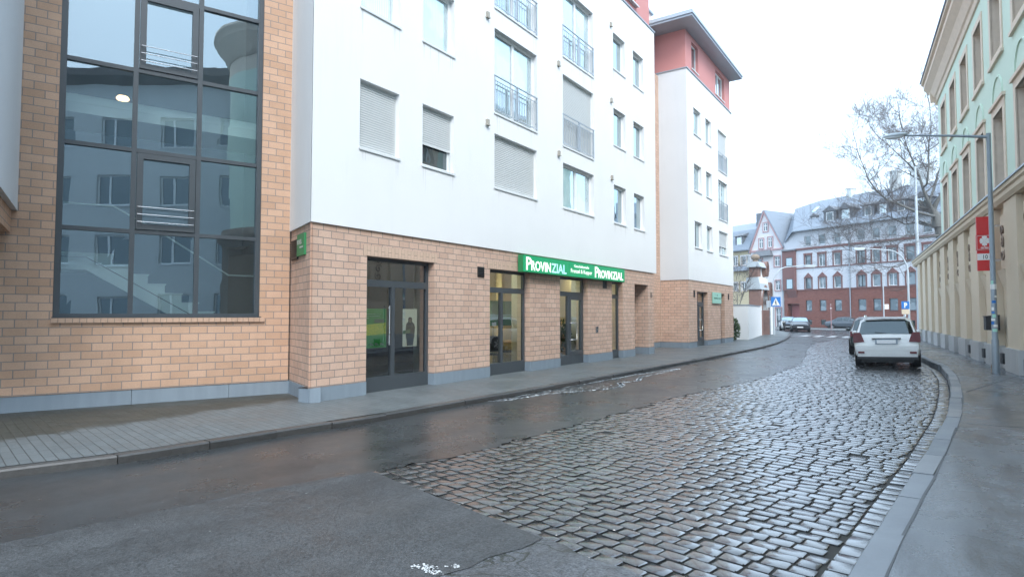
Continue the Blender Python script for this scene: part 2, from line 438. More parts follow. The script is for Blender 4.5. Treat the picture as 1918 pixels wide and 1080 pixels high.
def m_pavers():
    t = NT('grey_pavers'); tc = t.n('TexCoord').outputs['Object']
    mp = t.n('Mapping', {'Vector': tc, 'Rotation': (0, 0, R(12))}).outputs[0]
    sr = t.n('SeparateXYZ', {0: mp}); sx = t.n('SeparateXYZ', {0: tc})
    vec = t.n('CombineXYZ', {0: sr.outputs[1], 1: sr.outputs[0]}).outputs[0]
    br = t.n('TexBrick', {'Vector': vec, 'Color1': (.122, .130, .131, 1), 'Color2': (.142, .151, .152, 1), 'Mortar': g(.04), 'Scale': 1.0, 'Mortar Size': .005, 'Mortar Smooth': .3, 'Bias': 0, 'Brick Width': .42, 'Row Height': .112})
    br.offset = .5
    nz = t.noise(tc, .8, 6, .65); nf = t.noise(tc, 120, 3, .8)
    a = t.mix(1.0, br.outputs[0], t.ramp(nz, (.3, (.80, .85, .86)), (.7, (1.12, 1.16, 1.17))), 'MULTIPLY')
    a = t.mix(1.0, a, t.ramp(nf, (.3, g(.7)), (.7, g(1.25))), 'MULTIPLY')
    # moss: a stripe along the foot of the stairwell wall (x = along, y = towards the houses)
    moss = t.n('TexNoise', {'Vector': tc, 'Scale': 1.7, 'Detail': 6.0, 'Roughness': .65}).outputs['Fac']
    yy = t.math('ADD', sx.outputs[1], t.math('MULTIPLY', sx.outputs[0], -.03))   # nearness to the left wall
    yv = t.math('ADD', t.math('MULTIPLY', yy, .75), t.math('MULTIPLY', moss, .9))
    mk = t.math('MULTIPLY', t.ramp(yv, (.84, g(0)), (1.38, g(1))), t.ramp(t.math('ADD', t.math('MULTIPLY', sx.outputs[0], -1), .75), (.0, g(0)), (.4, g(1))))
    a = t.mix(t.math('MULTIPLY', mk, .80), a, t.mix(moss, (.030, .033, .016, 1), (.040, .036, .030, 1)))
    rg = t.ramp(nz, (.35, g(.38)), (.65, g(.62)))
    h = t.math('SUBTRACT', t.math('MULTIPLY', nf, .3), br.outputs['Fac'])
    bp = t.n('Bump', {'Height': h, 'Strength': .5, 'Distance': .006}).outputs[0]
    return t.done(t.bsdf(Base_Color=a, Roughness=rg, Normal=bp, Specular_IOR_Level=.4))
M['pavers'] = m_pavers()

def m_stone(name, lo, hi, rlo, rhi, coat=0.0):
    t = NT(name); tc = t.n('TexCoord').outputs['Object']
    at_ = t.n('Attribute'); at_.attribute_name = 'tone'
    nz = t.noise(tc, 22, 5, .7); nb = t.noise(tc, 1.1, 5, .6); nf = t.noise(tc, 160, 3, .8)
    a = t.ramp(at_.outputs['Fac'], (0, lo), (.5, tuple((x+y)/2 for x, y in zip(lo, hi))), (.85, hi), (1, (hi[0]*1.05, hi[1]*.95, hi[2]*.88)))
    a = t.mix(1.0, a, t.ramp(nz, (.25, g(.72)), (.75, g(1.2))), 'MULTIPLY')
    a = t.mix(1.0, a, t.ramp(nf, (.25, g(.75)), (.75, g(1.2))), 'MULTIPLY')
    rg = t.ramp(t.math('ADD', t.math('MULTIPLY', nb, .6), t.math('MULTIPLY', nz, .4)), (.34, g(rlo)), (.62, g(rhi)))
    bp = t.n('Bump', {'Height': t.math('ADD', nz, t.math('MULTIPLY', nf, .25)), 'Strength': .16, 'Distance': .005}).outputs[0]
    return t.done(t.bsdf(Base_Color=a, Roughness=rg, Normal=bp, Specular_IOR_Level=.6, Coat_Weight=coat, Coat_Roughness=.12))
M['cobble'] = m_stone('wet_cobble', (.028, .031, .034), (.056, .057, .058), .13, .30, .80)
M['kerb'] = m_stone('granite_kerb', (.13, .145, .16), (.19, .21, .23), .26, .5)
M['kerb_dark'] = m_stone('dark_kerb', (.045, .045, .044), (.075, .073, .07), .30, .5)
def m_bed():
    t = NT('cobble_joint_sand'); tc = t.n('TexCoord').outputs['Object']
    nz = t.noise(tc, 1.6, 6, .7)
    a = t.ramp(nz, (.35, (.010, .010, .008)), (.6, (.018, .016, .012)), (.75, (.025, .034, .012)))
    return t.done(t.bsdf(Base_Color=a, Roughness=.75))
M['bed'] = m_bed()

def struct(name, mb, mats, **k):
    return tag(mb.build(name, mats, **k), kind='structure')

# everything below is written in street coordinates: object origin at G1, x = s, y = -w
def strip(f0, f1, ss, nw, zf, skirt=0.0):
    mb = MB(); vs = []; fs = []
    for s in ss:
        a, b = f0(s), f1(s)
        for j in range(nw + 1):
            w = a + (b - a) * j / nw; vs.append((s, -w, zf(s, w)))
    m = nw + 1
    for i in range(len(ss) - 1):
        for j in range(nw): fs.append((i*m+j, i*m+j+1, (i+1)*m+j+1, (i+1)*m+j))
    mb.add(vs, fs)
    return mb
def srange(a, b, st):
    n = max(1, int(round((b - a) / st))); return [a + (b - a) * i / n for i in range(n + 1)]
ST = dict(loc=(G1[0], G1[1], 0), rotz=P1.rz)

gb = MB(); gb.quad((-170, -130, -.35), (190, -130, -.35), (190, 220, -.35), (-170, 220, -.35))
M['ground'] = m_plain('bare_ground', (.09, .09, .08), .9, var=.3, scale=.3)
struct('ground', gb, M['ground'])

# dark smooth asphalt between the left kerb and the cobbles / patch
mb = strip(lambda s: wl(s), lambda s: (wc(s) + jit(s, .035)) if s > -2.42 else (we(s) + .15), srange(-40, -8, 1) + srange(-7.8, 41, .1), 3, lambda s, w: ZR + (.004 if s > -2.42 else 0))
struct('road', mb, M['asphalt_strip'], **ST)
# coarse patch in front, a thin overlay whose ragged edge stands proud
def nearw(s): return 4.27 + (-2.45 - s) / .255
pm = MB()
top = [(s, -(we(s) + jit(s, .012, 1.3, 2))) for s in srange(-5.9, -2.46, .06)]
top = [(s, -we(s)) for s in srange(-40, -6, 1.0)] + top
edge = [(-2.45, -4.30)] + [(-2.45 - .255*(w - 4.27) + jit(w, .006, 1.4), -w) for w in srange(4.4, 6.75, .08)]
diag = [(-3.10, -6.79), (-3.35, -6.77), (-3.62, -6.66), (-3.83, -6.66), (-4.04, -6.58), (-4.6, -6.46), (-6, -6.5), (-9, -6.9), (-40, -3.8)]
pts = top + edge + diag
zt = ZR + .006
pm.add([(x, y, zt) for x, y in pts], [tuple(range(len(pts)))[::-1]])
pm.add([(x, y, zt) for x, y in top + edge] + [(x, y, ZR - .02) for x, y in top + edge], [(i, i+1, len(top+edge)+i+1, len(top+edge)+i) for i in range(len(top+edge) - 1)])
struct('road_patch', pm, M['asphalt_patch'], **ST)
# old broken asphalt close to the camera
om = MB()
pts2 = [(-3.02, -6.60)] + [(-2.45 - .255*(w - 4.27) + jit(w, .02, 1.4), -w) for w in srange(6.9, 8.7, .1)] + [(-3.6, -wr(-3.6)), (-6, -wr(-6)), (-12, -wr(-12)), (-40, -wr(-40))] + [(-40, -3.8), (-9, -6.9), (-6, -6.3), (-4.6, -6.3), (-4.04, -6.4), (-3.62, -6.5)]
om.add([(x, y, ZR + .002) for x, y in pts2], [tuple(range(len(pts2)))[::-1]])
struct('old_asphalt', om, M['asphalt_old'], **ST)
# far road beyond the cobbles
fm = strip(lambda s: wl(s) if s < 62 else -40 - (s-62)*3, lambda s: wr(s) if s < 46 else 9 + (s - 46)*9, srange(41.05, 46, .4) + [48, 52, 56, 61.9, 64, 80], 6, lambda s, w: ZR)
struct('crossing_road', fm, M['asphalt_far'], **ST)
# bed under the cobbles
bm = strip(lambda s: wl(s) if s < -2.4 else wc(s) - .3, wr, srange(-40, -5, 1) + srange(-4.5, 41.1, .5), 12, lambda s, w: zroad(s, w) - .012)
struct('cobble_bed', bm, M['bed'], **ST)

# cobbles: one stone after another, laid in slanting courses
def make_cobbles():
    rg = np.random.default_rng(5)
    us = np.array([-.5, -.43, .43, .5]); vsx = np.array([-.5, -.41, .41, .5])
    V = []; F = []; T = []; cnt = 0
    def stone(cs, cw, L, D, skew, tone, dz):
        nonlocal cnt
        # local axes: along the course (mostly +w), across (mostly +s)
        ax = np.array([skew, 1.0]); ax /= np.linalg.norm(ax); ay = np.array([ax[1], -ax[0]])
        rot = rg.normal(0, .022); c, s_ = math.cos(rot), math.sin(rot)
        ax, ay = ax*c + ay*s_, ay*c - ax*s_
        tx, ty = rg.normal(0, .012), rg.normal(0, .016)
        z0 = zroad(cs, cw) + dz
        tr = rg.uniform(.86, 1.0, 4)
        P = np.zeros((28, 3)); k = 0
        for i, u in enumerate(us):
            for j, v in enumerate(vsx):
                cr = (i in (0, 3)) and (j in (0, 3)); ed = (i in (0, 3)) or (j in (0, 3))
                q = tr[(i > 1)*2 + (j > 1)]
                uu, vv = u*L*(q if cr else .985), v*D*(q if cr else .985)
                if cr: uu *= .95; vv *= .93
                h = -.0055 if cr else (-.0032 if ed else .0)
                h += rg.normal(0, .0006) + uu*tx + vv*ty
                P[k, :2] = np.array([cs, cw]) + ax*uu + ay*vv; P[k, 2] = z0 + h; k += 1
        ring = [0, 4, 8, 12, 13, 14, 15, 11, 7, 3, 2, 1]
        for r in ring:
            d = P[r, :2] - np.array([cs, cw]); P[k, :2] = np.array([cs, cw]) + d*1.035; P[k, 2] = z0 - .055; k += 1
        b = cnt
        for i in range(3):
            for j in range(3): F.append((b+i*4+j, b+i*4+j+1, b+(i+1)*4+j+1, b+(i+1)*4+j))
        for q in range(12):
            a_, b_ = ring[q], ring[(q+1) % 12]
            F.append((b+a_, b+16+q, b+16+(q+1) % 12, b+b_)[::-1])
        V.append(P); T.extend([tone]*28); cnt += 28
    D = .145
    s0 = -6.0; i = 0
    while s0 < 45:
        w = 4.0 - rg.uniform(0, .2); wav = .022*math.sin(s0*.45) + .012*math.sin(s0*.8)
        while w < 10:
            L = float(np.clip(rg.normal(.185, .022), .12, .24))
            wm = w + L/2
            x = wm - 4.3
            cs = s0 - .25*x + .012*x*x + wav*math.sin(wm*1.7) + rg.normal(0, .0035); skew = -.25 + .024*x + wav*1.7*math.cos(wm*1.7)
            w += L
            lim = wr(cs) - .215
            if wm + L/2 > lim and wm - L/2 < lim - .07: L = lim - (wm - L/2); wm = lim - L/2
            if cs > 41.0 or cs < -4.2: continue
            if wm < wc(cs) - .06 + jit(cs, .05) or wm + L/2 > lim + .001: continue
            if cs < -2.45 - .255*(wm - 4.27) - .05: continue
            if rg.random() < .0015: continue
            stone(cs, wm, L - .009 - rg.uniform(0, .006), D*rg.uniform(.93, 1.0) - .009, skew, rg.random(), rg.normal(0, .0018))
        s0 += D; i += 1
    # gutter course along the right kerb
    s = -4.0
    while s < 41:
        L = rg.uniform(.15, .24); sm = s + L/2
        dw = (wr(sm + .1) - wr(sm - .1)) / .2
        stone(sm, wr(sm) - .115, .185, L - .014, -dw, rg.random()*.6 + .1, rg.normal(0, .003) - .002)
        s += L
    V = np.concatenate(V); V[:, 1] *= -1
    me = bpy.data.meshes.new('cobbled_road')
    F2 = [f[::-1] for f in F]
    me.from_pydata(V.tolist(), [], F2)
    a = me.attributes.new('tone', 'FLOAT', 'POINT'); a.data.foreach_set('value', T)
    me.polygons.foreach_set('use_smooth', [True]*len(me.polygons)); me.set_sharp_from_angle(angle=R(38))
    me.materials.append(M['cobble'])
    o = bpy.data.objects.new('cobbled_road', me); COL.objects.link(o)
    o.location = (G1[0], G1[1], 0); o.rotation_euler = (0, 0, P1.rz)
    return tag(o, kind='structure')
make_cobbles()

# kerbs: separate stones with joints, one mesh each side
def kerb(name, fw, width, s_a, s_b, side, mat, ztop, zbot, seed):
    q = random.Random(seed); mb = MB(); tones = []
    s = s_a
    while s < s_b:
        L = q.uniform(.85, 1.15); e = min(s + L, s_b); a, b = s + .006, e - .006
        dz = q.gauss(0, .004); n = 3; tone = q.random(); dwv = q.gauss(0, .006)
        for i in range(n):
            p, r = a + (b-a)*i/n, a + (b-a)*(i+1)/n
            pts = []
            for t in (p, r):
                w0 = fw(t) + dwv; w1 = w0 + side*width
                wb = w0 + side*.014
                pts.append([(t, -w0, zbot), (t, -(w0 - side*.0), ztop + dz - .02), (t, -wb, ztop + dz), (t, -w1, ztop + dz), (t, -w1, zbot)])
            A, B = pts; k0 = len(mb.v)
            for j in range(4):
                f = (A[j], B[j], B[j+1], A[j+1])
                mb.quad(*(f if side > 0 else f[::-1]))
            if i == 0: mb.poly(A if side > 0 else A[::-1])
            if i == n-1: mb.poly(B[::-1] if side > 0 else B)
            tones += [tone]*(len(mb.v) - k0)
        s = e
    o = struct(name, mb, mat, **ST)
    at_ = o.data.attributes.new('tone', 'FLOAT', 'POINT'); at_.data.foreach_set('value', tones)
    return o
kerb('kerb', wr, .185, -12, 46.4, 1, M['kerb'], .004, -.3, 3)
kerb('kerb', wl, .15, -14, 60, -1, M['kerb_dark'], .002, -.3, 4)

# pavements
lm = strip(lambda s: -14.0, lambda s: wl(s) - .15, srange(-40, 62, .5), 4, lambda s, w: 0.0)
struct('pavement', lm, M['pavers'], **ST)
ss = srange(-40, -5, 1.5) + srange(-4.6, 22, .4) + srange(22.5, 46.4, .5)
rm = strip(lambda s: wr(s) + .185, lambda s: 40.0 if s < 44 else 42, ss, 6, lambda s, w: 0.0)
struct('pavement', rm, M['walk_right'], **ST)
# pale seam lines and patch joints of the right pavement
sm_ = MB()
def flat_strip(mb, a, b, wd, z, mi=0):
    a, b = Vector((a[0], -a[1], z)), Vector((b[0], -b[1], z)); d = (b - a).normalized(); n = Vector((-d.y, d.x, 0))*wd/2
    mb.quad(a - n, b - n, b + n, a + n, mi)
for (a, b) in [((4.1, 9.7), (4.3, 13.5)), ((8.6, 9.9), (13.4, 11.2))]:
    flat_strip(sm_, a, b, .022, .005)
for i in range(26):
    s = -4 + i*.7; s2 = s + .7
    flat_strip(sm_, (s, wr(s) + .195 + jit(s, .008)), (s2, wr(s2) + .195 + jit(s2, .008)), .022, .0045)
M['seam'] = m_plain('dark_joint_tar', (.05, .054, .058), .5, var=.3)
struct('pavement_joint', sm_, M['seam'], **ST)

# crosswalk
cw = MB()
for i in range(9):
    w0 = 1.2 + i*.98
    sk = -.32*(w0 - 2)
    cw.quad((43.6 + sk, -w0, ZR + .006), (46.9 + sk, -w0, ZR + .006), (46.9 + sk - .15, -(w0 + .5), ZR + .006), (43.6 + sk - .15, -(w0 + .5), ZR + .006))
M['road_paint'] = m_plain('worn_road_paint', (.36, .37, .375), .5, var=.35, scale=4)
struct('crosswalk_marking', cw, M['road_paint'], **ST)
# far pavement in front of the row houses
fp = MB(); fp.box(-40, 30, -3.4, 2, -.3, .05); fp.box(-40, 30, -3.55, -3.401, -.3, .045, 1)
struct('pavement', fp, [M['asphalt_strip'], M['concrete']], loc=(P3.o[0], P3.o[1], 0), rotz=P3.rz)

# salt / slush rim of the drying puddle by the left kerb, white paint spatter in front
def blobs(mb, pts, z, q, n=7):
    for (s, w, r) in pts:
        k = [(s + r*q.uniform(.5, 1.25)*math.cos(2*math.pi*i/n)*1.5, -(w + r*q.uniform(.5, 1.25)*math.sin(2*math.pi*i/n)), z) for i in range(n)]
        mb.poly(k[::-1])
def px_sw(x, y, z):
    p = gnd(x, y, z); dx, dy = p[0]-G1[0], p[1]-G1[1]
    return (dx*P1.d[0] + dy*P1.d[1], -(dx*P1.n[0] + dy*P1.n[1]))
q = random.Random(9); fb = MB(); pts = []
def c_(x, y): return (900 + x/4.567, 670 + y/4.567)
def along(line, n, r0, r1, sp):
    L = [px_sw(*c_(*p), ZR) for p in line]
    for i in range(n):
        t = q.random()*(len(L) - 1); k = int(t); f = t - k
        a, b = L[k], L[k+1]
        s = a[0] + (b[0]-a[0])*f; w = a[1] + (b[1]-a[1])*f
        pts.append((s + q.gauss(0, sp), max(wl(s) + .02, w + q.gauss(0, sp*.6)), q.uniform(r0, r1)))
along([(80, 372), (400, 300), (700, 252), (1000, 205), (1300, 150), (1700, 92)], 430, .016, .05, .03)
along([(120, 372), (300, 350), (560, 310), (860, 285), (1100, 265), (1220, 240), (1190, 215), (1350, 195), (1370, 165), (1500, 140), (1700, 95)], 520, .016, .05, .03)
along([(500, 300), (800, 270), (1150, 235)], 60, .01, .02, .14)
blobs(fb, pts, ZR + .008, q)
M['slush'] = m_plain('white_slush', (.80, .83, .85), .6, var=.06)
tag(fb.build('slush', M['slush'], **ST), kind='stuff')
def rough_blob(mb, x, y, rx, ry, n, q):
    for _ in range(n):
        a, b = px_sw(x + q.gauss(0, rx), y + q.gauss(0, ry), zt); r = q.uniform(.004, .014)
        k = [(a + r*q.uniform(.5, 1.2)*math.cos(i*1.05), -(b + r*q.uniform(.5, 1.2)*math.sin(i*1.05)), zt + .003) for i in range(6)]
        mb.poly(k[::-1])
pb = MB()
rough_blob(pb, 803, 1062, 8, 3.5, 40, q); rough_blob(pb, 815, 1070, 8, 3, 30, q); rough_blob(pb, 850, 1060, 10, 1.5, 14, q); rough_blob(pb, 782, 1060, 6, 2, 8, q)
struct('paint_spatter', pb, M['white'], **ST)
# scraps: gum, grit and paper bits strewn over road and pavement
lt = MB()
for _ in range(44):
    x, y = q.uniform(60, 760), q.uniform(800, 1000)
    s, w = px_sw(x, y, ZR)
    z = .004 if w < wl(s) - .1 else (ZR + .004 if w < we(min(s, -2.4)) or s > -2.4 else zt + .003)
    if wl(s) - .2 < w < wl(s) + .03 or (s > -2.6 and w > 4.1): continue
    r = q.uniform(.004, .011)
    lt.poly([(s + r*1.3*math.cos(i*1.25)*q.uniform(.6, 1.1), -(w + r*math.sin(i*1.25)*q.uniform(.6, 1.1)), z) for i in range(5)][::-1])
for _ in range(26):
    s = q.uniform(-4.5, 16); w = q.uniform(.1, wl(s) - .25) if s > 0 else q.uniform(-.6, 1.2)
    r = q.uniform(.008, .02)
    lt.poly([(s + r*1.3*math.cos(i*1.25)*q.uniform(.6, 1.1), -(w + r*math.sin(i*1.25)*q.uniform(.6, 1.1)), .004) for i in range(5)][::-1])
for _ in range(16):
    s = q.uniform(-3, 12); w = q.uniform(10.0, 12.2); r = q.uniform(.008, .018)
    lt.poly([(s + r*1.3*math.cos(i*1.25)*q.uniform(.6, 1.1), -(w + r*math.sin(i*1.25)*q.uniform(.6, 1.1)), .006) for i in range(5)][::-1])
M['scrap'] = m_plain('pale_litter', (.30, .30, .285), .7, var=.4, scale=3)
tag(lt.build('litter', M['scrap'], **ST), kind='stuff')
# ------------------------------------------------------------------ generic window of a building (local coordinates: x along, y inward, z up)
def window(parent, x0, x1, z0, z1, yr, pane=None, frame=None, fw=.075, mull=(), trans=(), sill=True, shutter=0.0, rail=False, sill_mat=None, y0=0.0, O=(0, 0), D=(1, 0), name='window', sillp=.04, pane_name='pane'):
    pane = pane or M['pane']; frame = frame or M['pvc']
    IN = (-D[1], D[0])
    def put(mb, a, b, c, d, e, f, mi=0):   # box a..b along, c..d inward, e..f up
        mb.obox((O[0] + D[0]*a + IN[0]*c, O[1] + D[1]*a + IN[1]*c, e), (D[0]*(b-a), D[1]*(b-a), 0), (IN[0]*(d-c), IN[1]*(d-c), 0), (0, 0, f-e), mi)
    ya = y0 + yr; fd = .07
    m = MB()
    put(m, x0, x0+fw, ya, ya+fd, z0, z1); put(m, x1-fw, x1, ya, ya+fd, z0, z1)
    put(m, x0+fw, x1-fw, ya, ya+fd, z0, z0+fw); put(m, x0+fw, x1-fw, ya, ya+fd, z1-fw, z1)
    for t in mull:
        xm = x0 + (x1-x0)*t; put(m, xm-fw*.7, xm+fw*.7, ya-.004, ya+fd, z0+fw, z1-fw)
    for t in trans:
        zm = z0 + (z1-z0)*t; put(m, x0+fw, x1-fw, ya-.003, ya+fd, zm-fw*.5, zm+fw*.5)
    w = m.build(name, frame, parent)
    p = MB(); put(p, x0+fw*.5, x1-fw*.5, ya+.03, ya+.042, z0+fw*.5, z1-fw*.5); p.build(pane_name, pane, w)
    if sill:
        s = MB(); put(s, x0-.025, x1+.025, y0-sillp, ya+.01, z0-.028, z0-.002); put(s, x0-.025, x1+.025, y0-sillp, y0-sillp+.006, z0-.05, z0-.028)
        s.build('sill', sill_mat or M['sill'], w)
    if shutter:
        s = MB(); zb = z1 - (z1-z0)*shutter; n = int((z1-zb)/.048); yy = ya - .035
        for i in range(n):
            a = zb + (z1-zb)*i/n; b = zb + (z1-zb)*(i+1)/n
            put(s, x0+.025, x1-.025, yy, yy+.014, a+.013, b)
        put(s, x0+.025, x1-.025, yy-.004, yy+.018, zb-.02, zb+.012)
        put(s, x0+.0, x0+.025, yy-.006, yy+.03, z0, z1, 0); put(s, x1-.025, x1, yy-.006, yy+.03, z0, z1, 0)
        put(s, x0+.02, x1-.02, yy+.0145, yy+.018, zb, z1-.005, 1)
        s.build('shutter', [M['shutter'], M['zinc']], w)
    if rail:
        r = MB(); yb = y0 - .03; zt_ = z0 + .97
        def bar(a, b, e, f, d=.02): put(r, a, b, yb, yb+d, e, f)
        put(r, x0-.02, x1+.02, yb-.006, yb+.03, zt_, zt_+.025)
        bar(x0, x1, zt_-.13, zt_-.112); bar(x0, x1, z0+.06, z0+.08)
        mid = (x0+x1)/2
        for xx in (x0-.01, mid-.045, mid+.03, x1-.02): bar(xx, xx+.035, z0+.03, zt_, .03)
        n = 18
        for i in range(1, n):
            xx = x0 + (x1-x0)*i/n
            if abs(xx - mid) < .06: continue
            bar(xx-.006, xx+.006, z0+.08, zt_-.13, .012)
        for xx in (x0+.0, x1-.03): put(r, xx, xx+.03, yb+.031, y0+.02, z0+.2, z0+.24)
        r.build('railing', M['galv'], w)
    return w

# ------------------------------------------------------------------ brick stairwell building on the left
B0 = house('stairwell_house', P0, 'ochre brick house with tall dark-framed stairwell glazing and a blue-grey plinth')
GX0, GX1, GZ0, GZ1 = -3.86, -.57, 1.54, 11.9
b = MB()
b.wall((0, 0), (1, 0), (0, 1), -9.0, 0.0, .262, 13.2, [(GX0, GX1, GZ0, GZ1)], .16)
b.quad((-9, 0, 13.2), (-5.6, 0, 13.2), (-5.6, 6, 13.2), (-9, 6, 13.2))
b.build('wall', M['brick_left'], B0)
for a_, c_ in ((-9.0, -2.7), (-2.693, -1.105), (-1.098, .02)):
    p = MB(); p.box(a_, c_, .014, .2, -.3, .256); p.box(a_, c_, .04, .2, .2561, .262, 1)  # black strip stands in for the shadow line under the brick
    p.build('plinth', [M['plinth'], M['vent']], B0)
s = MB(); x = GX0 - .02; q = random.Random(4)
while x < GX1 + .03:
    s.box(x + .004, x + .096, -.055 + q.uniform(0, .004), .06, 1.452, 1.532); x += .1
s.box(GX0 - .02, GX1 + .03, -.035, .05, 1.455, 1.525, 1)
s.build('brick_sill', [M['brick_sill'], M['mortar']], B0)
# glazing frame
MULL = (-2.75, -1.70); TR = (3.09, 4.57, 6.04, 7.51, 8.98, 10.45)
f = MB(); ya, yb = .07, .15
f.box(GX0, GX0+.09, ya-.03, yb, GZ0, GZ1); f.box(GX1-.09, GX1, ya-.03, yb, GZ0, GZ1)
f.box(GX0+.09, GX1-.09, ya-.03, yb, GZ0, GZ0+.07); f.box(GX0-.01, GX1+.03, -.03, ya-.031, GZ0-.004, GZ0+.012)
for m_ in MULL: f.box(m_-.04, m_+.04, ya-.02, yb, GZ0+.07, GZ1)
cols = [(GX0+.09, MULL[0]-.04), (MULL[0]+.04, MULL[1]-.04), (MULL[1]+.04, GX1-.09)]
for z in TR:
    for a, c in cols: f.box(a, c, ya-.01, yb, z-.035, z+.035)
gl = f.build('window_wall', M['dark_alu'], B0)
pn = MB()
for a, c in cols:
    zz = [GZ0+.07] + list(TR) + [GZ1]
    for z0, z1 in zip(zz, zz[1:]):
        y = .115 + q.uniform(-.001, .001)
        pn.quad((a-.02, y, z0-.02), (c+.02, y + q.uniform(-.003, .003), z0-.02), (c+.02, y + q.uniform(-.003, .003), z1+.02), (a-.02, y, z1+.02))
pn.build('pane', M['glass_stair'], gl)
for z0, z1 in ((3.125, 4.535), (6.075, 7.475), (9.015, 10.415)):
    a, c = cols[1]; e = MB()
    e.box(a+.01, a+.11, ya-.035, ya+.03, z0+.01, z1-.01); e.box(c-.11, c-.01, ya-.035, ya+.03, z0+.01, z1-.01)
    e.box(a+.11, c-.11, ya-.035, ya+.03, z0+.01, z0+.11); e.box(a+.11, c-.11, ya-.035, ya+.03, z1-.11, z1-.01)
    e.build('opening_sash', M['dark_alu'], gl)
    rd = MB()
    for k in range(3):
        zz = z0 + .14 + k*.135
        rd.tube([(a+.03, -.02, zz), (c-.03, -.02, zz)], .0085, 8)
        for xx in (a+.04, c-.04): rd.tube([(xx, -.02, zz), (xx, ya-.03, zz)], .007, 6)
    rd.build('guard_rail', M['steel'], gl)
# room and stairs behind the glass
rm = MB(); x0, x1, y0, y1 = -5.6, -.12, .2, 4.2
rm.quad((x0, y1, 0), (x1, y1, 0), (x1, y1, 13), (x0, y1, 13)); rm.quad((x0, y0, 0), (x0, y1, 0), (x0, y1, 13), (x0, y0, 13)); rm.quad((x1, y0, 0), (x1, y0, 13), (x1, y1, 13), (x1, y1, 0))
rm.quad((x0, y0, 0), (x1, y0, 0), (x1, y1, 0), (x0, y1, 0))
rm.quad((x0, y0, 0), (x0, y0, 13), (GX0, y0, 13), (GX0, y0, 0)); rm.quad((GX1, y0, 0), (GX1, y0, 13), (x1, y0, 13), (x1, y0, 0)); rm.quad((GX0, y0, 0), (GX0, y0, GZ0), (GX1, y0, GZ0), (GX1, y0, 0))
rm.build('stair_room', M['room_blue'], B0)  # no ceiling: the open top is added to let daylight onto the stairs
def flight(zl):     # landing on the left at height zl, steps going down to the right, next flight going up behind
    t = MB(); yf, yk = .85, 2.0
    top = [(-5.5, zl), (-3.02, zl)]
    xx, zz = -3.02, zl
    while zz > zl - 2.7:
        zz -= .178; top += [(xx, zz), (xx + .292, zz)]; xx += .292
        if xx > -.3: break
    bot = [(xx, zz - .32), (-3.38, zl - .27), (-5.5, zl - .27)]
    t.prism(top + bot, 'y', yf, yk)
    xx, zz = -3.02, zl
    t.box(-5.5, -2.99, yf-.02, yk, zl+.001, zl+.028)
    while zz > zl - 1.4 and xx < -.5:
        zz -= .178; t.box(xx - .0, xx + .312, yf-.02, yk, zz+.001, zz+.024); xx += .292
    # string board with rail line
    t.prism([(-5.5, zl-.02), (-3.42, zl-.02), (xx, zl - .02 - (xx + 3.42)*.61), (xx, zl - .29 - (xx + 3.42)*.61), (-3.42, zl-.29), (-5.5, zl-.29)], 'y', yf-.07, yf-.021)
    t.prism([(-5.5, zl-.05), (-3.42, zl-.05), (xx, zl - .05 - (xx + 3.42)*.61), (xx, zl - .066 - (xx + 3.42)*.61), (-3.42, zl-.066), (-5.5, zl-.066)], 'y', yf-.078, yf-.0705, 1)
    s = t.build('stair_flight', [M['stair_white'], M['dark_alu']], B0)
    h = MB(); yr = yf + .02
    h.tube([(-5.4, yr, zl + .93), (-3.02, yr, zl + .93), (-2.2, yr, zl+.47), (-1.0, yr, zl-.30), (-.45, yr, zl-.30)], .017, 8)
    h.build('handrail', M['stair_white'], s)
    return s
flight(2.70)
t = MB(); t.box(-5.5, -.2, .75, 2.2, 5.30, 5.62); t.box(-5.5, -.2, .70, .749, 5.27, 5.52); t.box(-5.5, -.2, .69, .70, 5.45, 5.462, 0)
t.build('stair_landing', M['stair_white'], B0)
lp = MB(); lp.lathe([(.02, .05), (.09, .045), (.12, 0), (.1, -.03), (.0, -.045)], (-2.9, 1.6, 5.93), 16)
lp.build('ceiling_lamp', M['lamp_warm'], B0)
# white bay hanging out at the left edge of the picture, on a brick beam
B00 = house('overhanging_house', P0, 'white rendered upper storeys overhanging a brick beam at the left edge')
w = MB(); w.box(-9.6, -4.36, -3.4, -.012, 3.30, 14); w.build('wall', M['render_side'], B00)
w = MB(); w.box(-9.5, -4.44, -3.3, -.010, 2.93, 3.297); w.build('brick_beam', M['brick_left'], B00)
w = MB(); w.box(-9.5, -8.9, -3.3, -2.4, -.1, 2.927); w.build('pillar', M['brick_left'], B00)
# ------------------------------------------------------------------ white apartment house with the insurance shop
def loc1(p):
    dx, dy = p[0]-G1[0], p[1]-G1[1]
    return (dx*P1.d[0] + dy*P1.d[1], dx*P1.n[0] + dy*P1.n[1])
cx, cy = loc1(C0); cl = math.hypot(cx, cy); SD = (-cx/cl, -cy/cl); SI = (-SD[1], SD[0])
SO = (cx*2.6, cy*2.6); SL = cl*2.6
B1 = house('apartment_house', P1, 'long white apartment house with roller shutters above a tan brick shop floor')
SH = [(1.385, 3.42), (5.57, 7.50), (9.22, 11.10), (12.98, 13.92)]
ops = [(a, c, .26, 2.77, .26) for a, c in SH] + [(15.05, 16.45, .26, 2.77, 1.39)]
b = MB()
b.wall((0, .03), (1, 0), (0, 1), .012, 17.05, .262, 3.30, ops, .26)
for z0 in (.262,):
    b.quad((17.05, .03, z0), (17.05, 1.0, z0), (17.05, 1.0, 3.3), (17.05, .03, 3.3))
    b.quad((16.45, 1.0, z0), (16.45, 1.0, 3.3), (17.05, 1.0, 3.3), (17.05, 1.0, z0))
